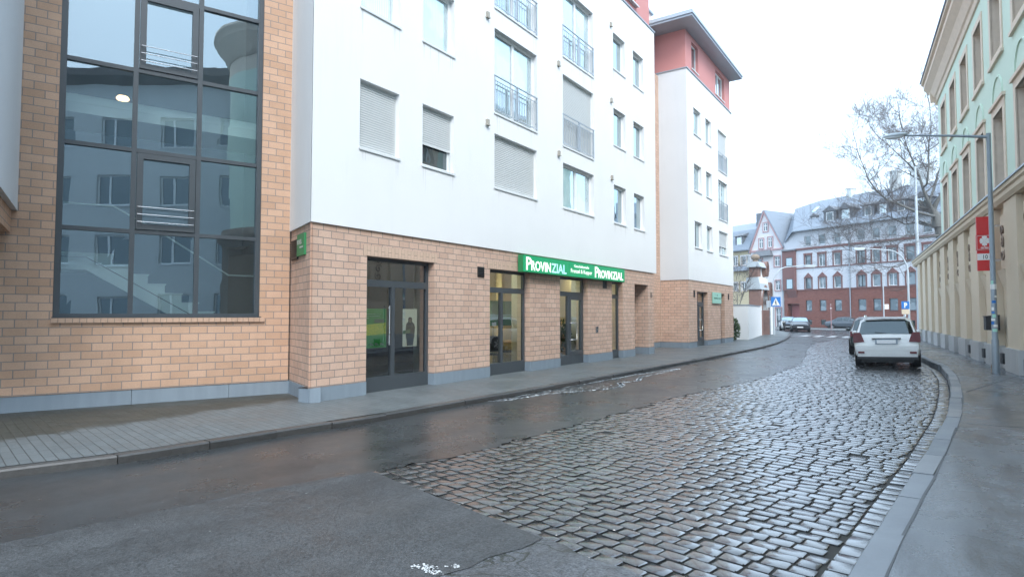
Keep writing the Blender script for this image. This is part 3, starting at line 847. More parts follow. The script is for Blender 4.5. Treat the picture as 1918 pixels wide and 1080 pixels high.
# the pillar at the end stands free: cut its far cheek back
so = (SO[0] + .03*SI[0], SO[1] + .03*SI[1])
b.wall(so, SD, SI, 0, SL - .01, .262, 3.30)
b.build('brick_base', M['brick'], B1)
# soldier-course lintels (upright half bricks) above the shop openings
for i, (a, c) in enumerate(SH):
    l = MB(); n = int((c - a + .2)/.094)
    for k in range(n):
        xx = a - .1 + k*(c-a+.2)/n
        xe = xx + (c-a+.2)/n - .003
        if k % 2: l.box(xx+.003, xe, .0245, .06, 2.775, 2.875); l.box(xx+.003, xe, .0245, .06, 2.883, 2.984)
        else: l.box(xx+.003, xe, .0245, .06, 2.775, 2.984)
    l.box(a - .1, c + .1, .0265, .06, 2.7745, 2.985, 1)
    l.build('lintel', [M['brick_pale'], M['mortar']], B1)
pl = MB()
segs = [(0, SH[0][0]), (SH[0][1], SH[1][0]), (SH[1][1], SH[2][0]), (SH[2][1], SH[3][0]), (SH[3][1], 15.05), (16.45, 17.05)]
for a, c in segs:
    q_ = MB(); q_.box(a + (.0 if a else .008), c, .016, .30 if c < 17 else 1.01, -.3, .256); q_.box(a, c, .045, .30 if c < 17 else .99, .2561, .262, 1); q_.build('plinth', [M['plinth'], M['vent']], B1)  # second box is a painted shadow line between plinth and brick
so2 = (SO[0] + .016*SI[0], SO[1] + .016*SI[1])
pl.obox((so2[0], so2[1], -.3), (SD[0]*(SL-.012), SD[1]*(SL-.012), 0), (SI[0]*.2, SI[1]*.2, 0), (0, 0, .556))
pl.build('plinth', [M['plinth'], M['vent']], B1)
# upper walls in white render
FL = (4.91, 7.76, 10.575)           # sill heights
W = []
def colm(a, c, rows): W.extend([(a, c, z0, z1, k) for z0, z1, k in rows])
colm(1.12, 2.22, [(4.91, 6.29, 's1'), (7.76, 9.12, 'l'), (10.57, 11.9, 'l')])
colm(2.95, 4.05, [(4.93, 6.31, 's.62'), (7.76, 9.13, 'l'), (10.57, 11.9, 'l')])
colm(5.71, 7.82, [(4.91, 6.32, 's1'), (6.88, 9.13, 'f'), (9.70, 11.92, 'f')])
colm(9.37, 11.5, [(4.91, 6.31, 'd'), (6.86, 9.11, 'fs'), (9.69, 11.91, 'f')])
colm(13.13, 14.2, [(4.91, 6.29, 'n'), (7.75, 9.10, 'n'), (10.57, 11.9, 'n')])
colm(14.97, 16.02, [(4.91, 6.28, 'n'), (7.74, 9.10, 'n'), (10.56, 11.9, 'n')])
b = MB(); ZT = 13.46
b.wall((0, -.012), (1, 0), (0, 1), -.012, 17.27, 3.285, ZT, [w[:4] for w in W], .19)
b.quad((17.27, -.012, 3.285), (17.27, 9, 3.285), (17.27, 9, ZT), (17.27, -.012, ZT))
so3 = (SO[0] - .012*SI[0], SO[1] - .012*SI[1])
b.wall(so3, SD, SI, 0, SL + .01, 3.285, ZT)
b.poly([(0, -.012, 3.285), (SO[0]-.01, SO[1], 3.285), (SO[0], 9, 3.285), (17.27, 9, 3.285), (17.27, -.012, 3.285)])
b.quad((SO[0], 9, ZT), (0, 0, ZT), (17.27, 0, ZT), (17.27, 9, ZT)); b.quad((SO[0], 9, 3.3), (17.27, 9, 3.3), (17.27, 9, ZT), (SO[0], 9, ZT))
b.build('render_wall', M['render_white'], B1)
cp = MB(); cp.box(-.03, 17.30, -.05, .12, ZT + .002, ZT + .05); cp.build('coping', M['zinc'], B1)
at_ = MB(); aw = [(13.9, 15.6, 13.9, 15.3)]
at_.wall((0, .10), (1, 0), (0, 1), 2.0, 17.0, ZT, 16.4, aw, .18)
at_.quad((17.0, .10, ZT), (17.0, 7, ZT), (17.0, 7, 16.4), (17.0, .1, 16.4)); at_.quad((2, .1, 16.4), (17, .1, 16.4), (17, 7, 16.4), (2, 7, 16.4))
at_.build('attic_wall', M['render_red'], B1)
window(B1, *aw[0], .22, M['pane'], mull=(.5,), y0=.0)
ar = MB(); ar.box(1.0, 16.9, -.6, 8, 16.402, 16.6); ar.build('roof_slab', M['zinc'], B1)
# rear stair head in pale pink and the recessed brick link to the next house
lk = MB(); lk.wall((0, 1.40), (1, 0), (0, 1), 14.2, 21.52, .262, 13.3, [(14.9, 16.1, 1.32, 2.7, .14), (17.6, 18.5, 1.32, 2.7, .14)], .14)
lk.quad((14.2, 1.4, 3.0), (17.2, 1.4, 3.0), (17.2, .3, 3.0), (14.2, .3, 3.0))
lk.build('link_wall', M['brick'], B1)
lp_ = MB(); lp_.box(14.2, 21.5, 1.416, 1.6, -.3, .256); lp_.build('plinth', M['plinth'], B1)
for a, c in ((14.9, 16.1), (17.6, 18.5)):
    window(B1, a, c, 1.34, 2.7, .1, M['pane_dark'], M['dark_alu'], y0=1.40, sill_mat=M['brick_sill'])
hd = MB(); hd.box(17.3, 21.2, 1.6, 6, 13.3, 16.3); hd.build('stair_head', m_plain('pale_pink_render', (.72, .56, .50), .9, var=.05), B1)
hc = MB(); hc.box(17.2, 21.3, 1.5, 6.1, 16.302, 16.4); hc.build('coping', M['zinc'], B1)
# windows
for x0, x1, z0, z1, k in W:
    kw = dict(yr=.13)
    if k == 's1': window(B1, x0, x1, z0, z1, pane=M['pane'], shutter=.985, **kw)
    elif k.startswith('s.'): window(B1, x0, x1, z0, z1, pane=M['pane_dark'], shutter=.62, **kw)
    elif k == 'l': window(B1, x0, x1, z0, z1, pane=M['pane_light'], **kw)
    elif k == 'f': window(B1, x0, x1, z0, z1, pane=M['pane_light'], mull=(.5,), rail=True, **kw)
    elif k == 'fs': window(B1, x0, x1, z0, z1, pane=M['pane_light'], mull=(.5,), rail=True, shutter=.985, **kw)
    elif k == 'd': window(B1, x0, x1, z0, z1, pane=M['pane_light'], mull=(.5,), **kw)
    else: window(B1, x0, x1, z0, z1, pane=M['pane'], **kw)
pg = MB()
for s, z in ((5.32, 6.46), (5.32, 9.27), (9.02, 6.47), (9.02, 9.27), (12.86, 6.44), (12.86, 9.25), (12.86, 12.03)):
    pg = MB(); pg.box(s, s+.10, -.07, -.0125, z, z+.13); pg.box(s-.015, s+.115, -.085, -.0125, z-.03, z); pg.build('vent_cap', M['peg'], B1)
# rain stains below the sills
def rain_stains(B, wins, y, seed):
    q_ = random.Random(seed); st = MB()
    for w_ in wins:
        x0, x1, z0 = w_[0], w_[1], w_[2] - .05
        for _ in range(q_.randint(5, 9)):
            x = q_.choice((x0 + abs(q_.gauss(0, .08)), x1 - abs(q_.gauss(0, .08)), q_.uniform(x0, x1))); L = q_.uniform(.1, .55); wd = q_.uniform(.006, .02)
            st.poly([(x-wd, y, z0), (x-wd*.3, y, z0-L), (x+wd*.2, y, z0-L*1.05), (x+wd, y, z0)])
    o = st.build('rain_stain', M['stain'], B); o['kind'] = 'stuff'
rain_stains(B1, W, -.0135, 3)
# shop fronts
def shopfront(B, a, c, zt, yr, mulls, leaf=False, bar=2.24, glass=None):
    f = MB(); ya, yb = yr, yr + .08; w = .075; zb = .0
    f.box(a, a+w, ya, yb, zb, zt); f.box(c-w, c, ya, yb, zb, zt); f.box(a+w, c-w, ya, yb, zt-.07, zt)
    f.box(a+w, c-w, ya-.005, yb, -.05, .30); f.box(a+w, c-w, ya-.006, yb, bar-.07, bar+.07)
    for m_ in mulls: f.box(m_-.05, m_+.05, ya-.004, yb, .30, bar-.07)
    o = f.build('shop_window', M['dark_alu'], B)
    p = MB(); p.quad((a+.04, yr+.04, .25), (c-.04, yr+.04, .25), (c-.04, yr+.04, zt-.03), (a+.04, yr+.04, zt-.03)); p.build('pane', glass or M['glass_shop'], o)
    if leaf:
        e = MB(); m0 = mulls[0] + .05
        e.box(m0, m0+.10, ya-.015, yb, .30, bar-.071); e.box(c-w-.09, c-w, ya-.015, yb, .30, bar-.071); e.box(m0+.1, c-w-.09, ya-.015, yb, bar-.18, bar-.071); e.box(m0+.1, c-w-.09, ya-.015, yb, .30, .42)
        d = e.build('door_leaf', M['dark_alu'], o)
        h = MB(); xh = m0 + .03
        h.tube([(xh, ya-.01, .78), (xh, ya-.075, .78), (xh+.34, ya-.085, .78), (xh+.34, ya-.085, 1.32), (xh, ya-.075, 1.32), (xh, ya-.01, 1.32)], .016, 8)
        h.build('handle', M['steel'], d)
    return o
w1 = shopfront(B1, *SH[0], 2.77, .21, (2.30,))
hh = MB(); hh.tube([(2.16, .17, .95), (2.16, .17, 1.78)], .016, 8); hh.tube([(2.16, .17, 1.0), (2.16, .21, 1.0)], .01, 6); hh.tube([(2.16, .17, 1.73), (2.16, .21, 1.73)], .01, 6); hh.build('handle', M['steel'], w1)
shopfront(B1, *SH[1], 2.77, .21, (6.36,)); shopfront(B1, *SH[2], 2.77, .21, (10.08,), leaf=True); shopfront(B1, *SH[3], 2.77, .21, ())
# vents, intercom, house number
def vent(B, a, c, z0, z1, y=.03):
    v = MB(); v.box(a, c, y-.02, y+.02, z0, z1)
    n = max(3, int((z1-z0)/.045))
    for k in range(n):
        z = z0 + .02 + (z1-z0-.03)*k/n; v.add([(a+.015, y-.021, z), (c-.015, y-.021, z), (c-.015, y-.045, z+.018), (a+.015, y-.045, z+.018)], [(0, 1, 2, 3)], 1)
    return v.build('vent_grille', [M['vent'], M['black']], B)
vent(B1, 5.04, 5.31, 2.53, 2.79); vent(B1, 12.24, 12.52, 2.50, 2.76)
ic = MB(); ic.box(11.64, 11.82, .005, .03, .98, 1.18); ic.box(11.67, 11.79, .0, .0049, 1.10, 1.16, 1); ic.box(11.70, 11.76, -.002, .0049, 1.01, 1.06, 1)
ic.build('door_phone', [M['steel'], M['black']], B1)
nb = text_mb('15', .30, .8, .004, 'CENTER', origin=(16.74, .03, 2.28), depth=.015); nb.build('house_number', M['black'], B1)
# interior: office with cream walls (three bays), dim first bay
r = MB()
def room(mb, x0, x1, y0, y1, z1, mw, mf):
    mb.quad((x0, y1, 0), (x1, y1, 0), (x1, y1, z1), (x0, y1, z1), mw); mb.quad((x0, y0, 0), (x0, y1, 0), (x0, y1, z1), (x0, y0, z1), mw); mb.quad((x1, y0, 0), (x1, y0, z1), (x1, y1, z1), (x1, y1, 0), mw)
    mb.quad((x0, y0, .01), (x1, y0, .01), (x1, y1, .01), (x0, y1, .01), mf); mb.quad((x0, y0, z1), (x0, y1, z1), (x1, y1, z1), (x1, y0, z1), mw)
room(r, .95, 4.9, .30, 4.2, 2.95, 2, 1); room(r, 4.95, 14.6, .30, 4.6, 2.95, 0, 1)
# inner face of the street wall so that the rooms are closed
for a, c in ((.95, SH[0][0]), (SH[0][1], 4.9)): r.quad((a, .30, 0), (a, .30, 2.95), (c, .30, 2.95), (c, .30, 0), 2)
for a, c in ((4.95, SH[1][0]), (SH[1][1], SH[2][0]), (SH[2][1], SH[3][0]), (SH[3][1], 14.6)): r.quad((a, .30, 0), (a, .30, 2.95), (c, .30, 2.95), (c, .30, 0), 0)
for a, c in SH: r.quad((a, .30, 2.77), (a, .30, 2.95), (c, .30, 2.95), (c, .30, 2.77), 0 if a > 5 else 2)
# columns and a cross wall give the depth seen through the panes
r.box(8.9, 9.2, 2.2, 2.5, .0, 2.949, 0); r.box(13.0, 13.2, .9, 2.4, 0, 2.949, 0)
for a, c in SH: r.box(c-.004, c+.06, .296, .66, .02, 2.76, 3)
r.build('office_room', [M['room_cream'], M['room_floor'], M['room_dark'], M['pvc']], B1)
for x in (6.6, 9.9, 13.3):
    l = MB(); l.box(x-.6, x+.6, 1.3, 1.6, 2.90, 2.945); l.build('ceiling_light', M['lamp_panel'], B1)
# lit sign above the shop
sg = empty('shop_sign', P1.w(6.82, .0, 2.80), P1.rz, 'long bright green light box sign with white lettering above the shop windows', 'shop sign')
YF = -.20
pf = P1.hit(981, 490, YF); 
s0 = P1.hit(980.5, 490, -YF*-1)[0]
X0, X1, X2, X3, Z0, Z1 = .0, 2.57, 4.22, 6.77, -.045, .425
bx = MB(); bx.box(X0, X3, YF+.02, -.014, Z0, Z1); bx.box(X0-.004, X3+.004, YF+.01, YF+.03, Z0-.004, Z0+.02, 1); bx.box(X0-.004, X3+.004, YF+.01, YF+.03, Z1-.02, Z1+.004, 1)
bx.build('case', [M['green_flat'], M['green_flat']], sg)
for a, c in ((X0, X1), (X1, X2), (X2, X3)):
    fp_ = MB(); fp_.box(a+.004, c-.004, YF, YF+.019, Z0+.012, Z1-.012); fp_.build('panel', M['sign_green'], sg)
def logo(x, w, matw, matz):
    # a tall P followed by narrow capitals
    hP, hS = .345, .262; base = .022
    for body, hh_, xa, mt, zo in (('P', hP, 0, matw, 0), ('ROVIN', hS, .115, matw, 0), ('ZIAL', hS, .60, matz, 0)):
        t = text_mb(body, hh_/.69, 1.0, .008, 'LEFT', origin=(0, 0, 0), depth=0)
        xs = [v[0] for v in t.v]; lo, hi = min(xs), max(xs)
        tgt = {'P': .125, 'ROVIN': .47, 'ZIAL': .40}[body]*w
        k = tgt/(hi-lo)
        t.v = [(x + xa*w + (v[0]-lo)*k, YF - .004, base + zo + v[2]) for v in t.v]
        t.build('lettering', mt, sg)
logo(X0 + .12, 2.28, M['sign_white'], M['sign_paleblue'])
logo(X2 + .12, 2.28, M['sign_white'], M['sign_white'])
def fit_text(body, x, z, w, h, mt, parent, y, bold=.003, name='lettering'):
    t = text_mb(body, h/.69, 1.0, bold, 'LEFT', depth=0)
    xs = [v[0] for v in t.v]; lo, hi = min(xs), max(xs); k = w/(hi-lo)
    t.v = [(x + (v[0]-lo)*k, y, z + v[2]) for v in t.v]
    return t.build(name, mt, parent)
fit_text('Geschäftsstelle', X1+.32, .262, 1.02, .08, M['sign_white'], sg, YF-.004, .001)
fit_text('Frenzel & Kepper', X1+.11, .085, 1.45, .125, M['sign_white'], sg, YF-.004, .001)
# small sign and vent on the return wall
ss_ = empty('wall_plate', (0, 0, 0), 0, 'small square green plate with white lettering on the brick corner', 'sign plate')
ss_.location = P1.w(0, 0, 0); ss_.rotation_euler = (0, 0, P1.rz)
def sidept(u, d, z): return (SD[0]*(u-cl) + SI[0]*d, SD[1]*(u-cl) + SI[1]*d, z)
pm_ = MB(); a_, b_ = cl - .66, cl - .08
PSD = Plane((P1.w(*[cx, cy][:1] + [cy]).x, P1.w(cx, cy).y), 55.5 + 90)
u0, u1 = PSD.hit(559.5, 460)[0], PSD.hit(575, 460)[0]; zt0 = PSD.hit(567, 438.5)[1]; zb0 = PSD.hit(567, 478.5)[1]
def side_box(mb, u0, u1, d0, d1, z0, z1, mi=0):
    o = sidept(u0, d0, z0); mb.obox(o, (SD[0]*(u1-u0), SD[1]*(u1-u0), 0), (SI[0]*(d1-d0), SI[1]*(d1-d0), 0), (0, 0, z1-z0), mi)
side_box(pm_, u0, u1, -.012, .029, zb0, zt0)
pm_.build('plate', M['green_flat'], ss_)
for body, h, zz, uu, wd in (('PROVINZIAL', .085, zt0 - .19, u0 + .02, .36),):
    t = text_mb(body, h/.69, 1, .003, 'LEFT', depth=0); lo = min(v[0] for v in t.v); hi = max(v[0] for v in t.v); k = wd/(hi-lo)
    t.v = [sidept(uu + (v[0]-lo)*k, -.0145, zz + v[2]) for v in t.v]; t.build('lettering', M['white'], ss_)
def glyph_row(parent, f, x, z, w, h, mt, seed, words=1):
    # an illegible line of small print: strokes of letter width and height
    q_ = random.Random(seed); mb = MB(); xx = 0
    while xx < w:
        cw_ = h*q_.uniform(.3, .6)
        if q_.random() < .12 and words > 1: xx += h*.5; continue
        k_ = q_.uniform(.75, 1)
        mb.poly([f(x+xx, z), f(x+xx+cw_, z), f(x+xx+cw_, z+h*k_), f(x+xx, z+h*k_)]); xx += cw_ + h*.16
    return mb.build('lettering', mt, parent)
glyph_row(ss_, lambda u, z: sidept(u, -.0145, z), u0+.22, zt0-.27, .26, .035, M['white'], 1)
u0, u1 = PSD.hit(546, 470)[0], PSD.hit(558.5, 470)[0]; zt1 = PSD.hit(552, 450)[1]; zb1 = PSD.hit(552, 487)[1]
vg = MB(); side_box(vg, u0, u1, -.0, .03, zb1, zt1)
n = 8
for k in range(n):
    z = zb1 + .02 + (zt1 - zb1 - .02)*k/n
    vg.add([sidept(u0+.02, -.001, z), sidept(u1-.02, -.001, z), sidept(u1-.02, -.03, z+.03), sidept(u0+.02, -.03, z+.03)], [(0, 1, 2, 3)], 1)
vg.build('vent_grille', [M['vent'], M['black']], B1)
# posters hanging in the first shop window
def poster_empty(name, label): return empty(name, P1.w(0, 0, 0), P1.rz, label, 'poster')
def inpane(x, y): return P1.hit(x, y, .262)
p1 = poster_empty('window_poster', 'green poster with a yellow dotted band behind the shop pane')
ax, az0 = inpane(691, 652); bx_, az1 = inpane(724, 578); ax = 1.44
YP = .262
m = MB(); m.box(ax, bx_, YP, YP+.006, az0, az1); m.build('sheet', m_sign('poster_green_glow', (.04, .30, .06), .16), p1)  # paper sheet with a glow added so it looks brightly lit
m = MB(); pw, ph = bx_-ax, az1-az0
q = random.Random(2)
for i in range(46):
    for j in range(18):
        x = ax + pw*(.01 + .97*i/46); z = az0 + ph*(.31 + .28*j/18 + .05*(i/46))
        m.box(x, x+pw*.015, YP-.002, YP-.0005, z, z+ph*.011, 0 if q.random() < .75 - .4*i/46 else 1)
m.build('dot_band', [m_sign('poster_yellow_glow', (.85, .60, .02), .25), m_sign('poster_lime_glow', (.42, .48, .03), .2)], p1)
fit_text('Bla. Bla. Bla.', ax+pw*.35, az0+ph*.07, pw*.55, ph*.055, M['white'], p1, YP-.003)
for k, (wd) in enumerate((.72, .66, .24)): glyph_row(p1, lambda u, z: (u, YP-.003, z), ax+pw*.06, az1-ph*(.15+.05*k), pw*wd, ph*.022, M['white'], k, 3)
m = MB(); m.box(ax+pw*.52, ax+pw*.92, YP-.0025, YP-.0005, az1-ph*.36, az1-ph*.27); m.build('label_field', m_plain('poster_pale_green', (.14, .26, .14), .5), p1)
p2 = poster_empty('window_poster', 'pale poster of a person in a woolly hat behind the shop pane')
ax, az0 = inpane(754, 649); bx_, az1 = inpane(781, 578.5); pw, ph = bx_-ax, az1-az0
m = MB(); m.box(ax, bx_, YP, YP+.006, az0, az1); m.build('sheet', m_sign('poster_cream_glow', (.80, .76, .64), .2), p2)  # paper again, brightened by an added glow
def pp(u, v): return (ax + pw*u, YP-.002, az0 + ph*v)
def shape(name, pts, col, y=0):
    k = MB(); k.poly([(a, b - y, c) for a, b, c in (pp(*p) for p in pts)]); k.build(name, m_plain('print_'+name, col, .6), p2)
shape('trousers', [(.30, .02), (.72, .02), (.80, .27), (.24, .27)], (.07, .10, .12))
shape('jacket', [(.22, .22), (.80, .22), (.86, .5), (.80, .60), (.60, .65), (.42, .65), (.24, .60), (.2, .45)], (.13, .13, .09), .0003)
shape('scarf', [(.24, .60), (.42, .68), (.62, .68), (.78, .60), (.6, .56), (.42, .56)], (.035, .033, .03), .0006)
shape('hat', [(.38, .66), (.37, .74), (.44, .78), (.57, .78), (.65, .74), (.64, .66)], (.11, .05, .03), .0009)
shape('face', [(.43, .645), (.425, .72), (.47, .75), (.55, .75), (.6, .72), (.58, .645), (.5, .62)], (.50, .30, .19), .0012)
shape('card', [(.0, .33), (.52, .36), (.54, .46), (.02, .42)], (.28, .50, .12), .0015)
# things standing in the office
def office_chair(x, y, rz, label):
    t = empty('office_chair', P1.w(x, y, .01), P1.rz + rz, label, 'chair')
    m = MB(); m.box(-.23, .23, -.22, .22, .44, .5); m.build('seat', M['black'], t)
    m = MB(); m.prism([(-.21, .54), (.21, .54), (.19, .98), (-.19, .98)], 'y', .2, .25); m.build('backrest', M['black'], t)
    for sx in (-.2, .2):
        m = MB(); m.tube([(sx, -.26, 0), (sx, -.2, .45), (sx, .2, .46), (sx, .24, .9)], .013, 6); m.build('leg', M['steel'], t)
        m = MB(); m.tube([(sx, .26, 0), (sx, .12, .44)], .013, 6); m.build('leg', M['steel'], t)
    return t
office_chair(6.95, .95, 2.4, 'black visitor chair on the left behind the second shop window')
office_chair(8.25, 1.25, 3.6, 'black visitor chair beside the desk behind the second shop window')
d = empty('office_desk', P1.w(9.3, 1.75, .01), P1.rz, 'light wood desk behind the second shop window', 'desk')
m = MB(); m.box(-.8, .8, -.4, .4, .71, .74); m.build('desk_top', M['wood'], d)
for sx in (-.74, .7): m = MB(); m.box(sx, sx+.04, -.36, .36, 0, .709); m.build('leg', M['steel'], d)
d = empty('reception_counter', P1.w(12.1, 1.9, .01), P1.rz, 'reddish wood counter seen through the shop door', 'counter')
m = MB(); m.box(-1.0, 1.0, -.3, .3, .0, .98); m.build('body', M['wood'], d)
m = MB(); m.box(-1.05, 1.05, -.36, .36, .981, 1.02); m.build('top', m_plain('dark_wood', (.13, .05, .025), .35, var=.2), d)
ap = empty('advert_panel', P1.w(7.75, 1.15, .01), P1.rz, 'green advertising panel on two legs behind the second shop window', 'display panel')
m = MB(); m.box(-.6, .6, -.02, .02, 1.25, 1.98); m.build('board', M['green_flat'], ap)
for sx in (-.5, .46): m = MB(); m.box(sx, sx+.04, -.018, .018, 0, 1.2499); m.build('leg', M['steel'], ap)
pt = empty('pot_plant', P1.w(10.55, .9, .01), P1.rz, 'leafy potted plant behind the glass of the shop door', 'plant')
m = MB(); m.lathe([(.0, 0), (.13, 0), (.17, .3), (.15, .3), (.0, .28)], n=14); m.build('pot', M['white'], pt)
def leaves(mb, c, rx, rz_, n, L, q, up=.3, mi=1):
    for _ in range(n):
        while True:
            p = Vector((q.uniform(-1, 1), q.uniform(-1, 1), q.uniform(-1, 1)))
            if p.length < 1: break
        o = Vector(c) + Vector((p.x*rx, p.y*rx, p.z*rz_))
        d_ = (Vector((p.x, p.y, p.z + up)) + Vector((q.uniform(-.6, .6), q.uniform(-.6, .6), q.uniform(-.5, .5)))).normalized()
        sd = d_.cross(Vector((q.uniform(-1, 1), q.uniform(-1, 1), q.uniform(-1, 1)))).normalized()
        l = L*q.uniform(.6, 1.3); w_ = l*.28
        mb.add([o, o + d_*l*.5 + sd*w_, o + d_*l, o + d_*l*.5 - sd*w_], [(0, 1, 2, 3)], q.randrange(mi))
m = MB(); leaves(m, (0, 0, .85), .36, .5, 260, .2, random.Random(3), mi=2); m.build('foliage', [M['leaf'], M['leaf2']], pt)
m = MB(); m.tube([(0, 0, .27), (.03, 0, .6), (0, .02, 1.0)], .018, 6); m.build('stem', M['twig'], pt)
# ------------------------------------------------------------------ corner tower house further along
B2 = house('corner_house', P1, 'white corner house with a salmon top floor under a wide grey flat roof')
TA, TB = 21.52, 29.72
b = MB(); dr = [(22.85, 24.65, .262, 2.72, .30), (27.0, 27.85, .262, 2.72, .30)]
b.wall((0, .03), (1, 0), (0, 1), TA+.03, TB-.03, .262, 3.24, dr, .3)
b.quad((TA+.03, 1.40, .262), (TA+.03, .03, .262), (TA+.03, .03, 3.24), (TA+.03, 1.40, 3.24)); b.quad((TB-.03, .03, .262), (TB-.03, 9, .262), (TB-.03, 9, 3.24), (TB-.03, .03, 3.24))
b.build('brick_base', M['brick'], B2)
for a, c, e_ in ((TA+.04, 22.85, 1.5), (24.65, 27.0, .4), (27.85, TB-.04, 8)):
    p = MB(); p.box(a, c, .016+.03, .4, -.3, .256)
    if e_ == 1.5: p.box(a+.002, TA+.3, .4001, 1.5, -.3, .256)
    if e_ == 8: p.box(TB-.3, TB-.042, .4001, 8, -.3, .256)
    p.build('plinth', M['plinth'], B2)
b = MB()
TW = []
for z0, z1, zf in ((4.87, 6.17, 4.87), (7.68, 9.0, 6.83), (10.5, 11.8, 9.55)):
    TW += [(22.55, 23.72, z0, z1, 'n'), (24.55, 25.55, z0, z1, 'n'), (26.82, 28.62, zf, z1, 'f')]
b.wall((0, 0), (1, 0), (0, 1), TA, TB, 3.235, 13.42, [w[:4] for w in TW], .19)
b.quad((TB, 0, 3.235), (TB, 9, 3.235), (TB, 9, 13.42), (TB, 0, 13.42)); b.quad((TA, 9, 3.235), (TA, 9, 13.42), (TB, 9, 13.42), (TB, 9, 3.235))
b.quad((TA, 0, 3.235), (TA, 9, 3.235), (TB, 9, 3.235), (TB, 0, 3.235))
b.build('render_wall', M['render_white'], B2)
b = MB(); b.wall((TA, 6), (0, -1), (1, 0), 0, 6, 3.235, 13.42); b.build('side_wall', M['render_side'], B2)
for i, (x0, x1, z0, z1, k) in enumerate(TW):
    if k == 'f': window(B2, x0, x1, z0, z1, .13, M['pane_light'], mull=(.5,), rail=(z0 > 5), shutter={4.87: .62, 6.83: 0, 9.55: .55}[z0])
    else: window(B2, x0, x1, z0, z1, .13, M['pane'])
rain_stains(B2, TW, -.0015, 4)
b = MB(); RW = [(22.5, 23.6, 13.75, 15.1), (26.7, 28.5, 13.75, 15.1)]
b.wall((0, .05), (1, 0), (0, 1), TA+.05, TB-.05, 13.42, 15.37, RW, .18)
b.wall((TA+.05, 6), (0, -1), (1, 0), 0, 5.95, 13.42, 15.37); b.quad((TB-.05, .05, 13.42), (TB-.05, 9, 13.42), (TB-.05, 9, 15.5), (TB-.05, .05, 15.5))
b.build('top_floor_wall', M['render_red'], B2)
window(B2, *RW[0], .14, M['pane'], y0=.05); window(B2, *RW[1], .14, M['pane_light'], mull=(.5,), y0=.05)
c = MB(); c.box(TA-.04, TB+.04, -.05, .04, 13.422, 13.47); c.box(TA-.04, TA+.04, .041, 6, 13.422, 13.47); c.build('coping', M['zinc'], B2)
rf = MB(); e = .66; xl = TA - 1.12; xr = TB + .02
rf.prism([(xl, -e), (xr, -e), (xr, 9.5), (xl, 9.5)], 'z', 15.36, 15.47)
rf.box(xl-.05, xr+.05, -e-.05, 9.5, 15.471, 15.60, 1); rf.box(xl-.02, xr+.02, -e-.02, 9.5, 15.601, 15.65, 0)
rf.build('flat_roof', [M['zinc'], M['galv']], B2)
for a, c_, k in ((22.85, 24.65, 1), (27.0, 27.85, 0)):
    f = shopfront(B2, a, c_, 2.72, .24, ((a+.85,) if k else ()), leaf=bool(k), bar=2.15)
r = MB(); room(r, 22.2, 29.2, .35, 4, 2.95, 0, 1)
for a, c_ in ((22.2, 22.85), (24.65, 27.0), (27.85, 29.2)): r.quad((a, .35, 0), (a, .35, 2.95), (c_, .35, 2.95), (c_, .35, 0), 0)
r.build('shop_room', [M['room_cream'], M['room_floor']], B2)
l = MB(); l.box(23.2, 24.4, 1.6, 1.9, 2.9, 2.945); l.build('ceiling_light', M['lamp_panel'], B2)
vent(B2, 22.30, 22.48, 2.42, 2.76); vent(B2, 28.55, 28.75, 2.42, 2.76)
ts = empty('practice_sign', P1.w(25.35, 0, 2.17), P1.rz, 'pale mint green square sign with dark lettering on the corner house', 'sign')
m = MB(); m.box(0, 1.55, -.05, .0, 0, .58); m.build('board', M['mint'], ts)
m = MB(); m.poly([(.72, -.052, .36), (.80, -.052, .40), (.84, -.052, .50), (.75, -.052, .46)]); m.build('leaf_emblem', M['dark_green'], ts)
glyph_row(ts, lambda u, z: (u, -.053, z), .18, .24, 1.18, .065, M['dark_green'], 5, 3)
# rain pipe between the two houses
m = MB(); m.tube([(17.45, 1.33, .05), (17.45, 1.33, 13.2)], .045, 10); m.build('rain_pipe', M['zinc'], B1)
# ------------------------------------------------------------------ green house with pilastered ground floor on the right
B3 = house('green_house', P2, 'mint green plaster house with sandstone windows above a beige pilastered ground floor')
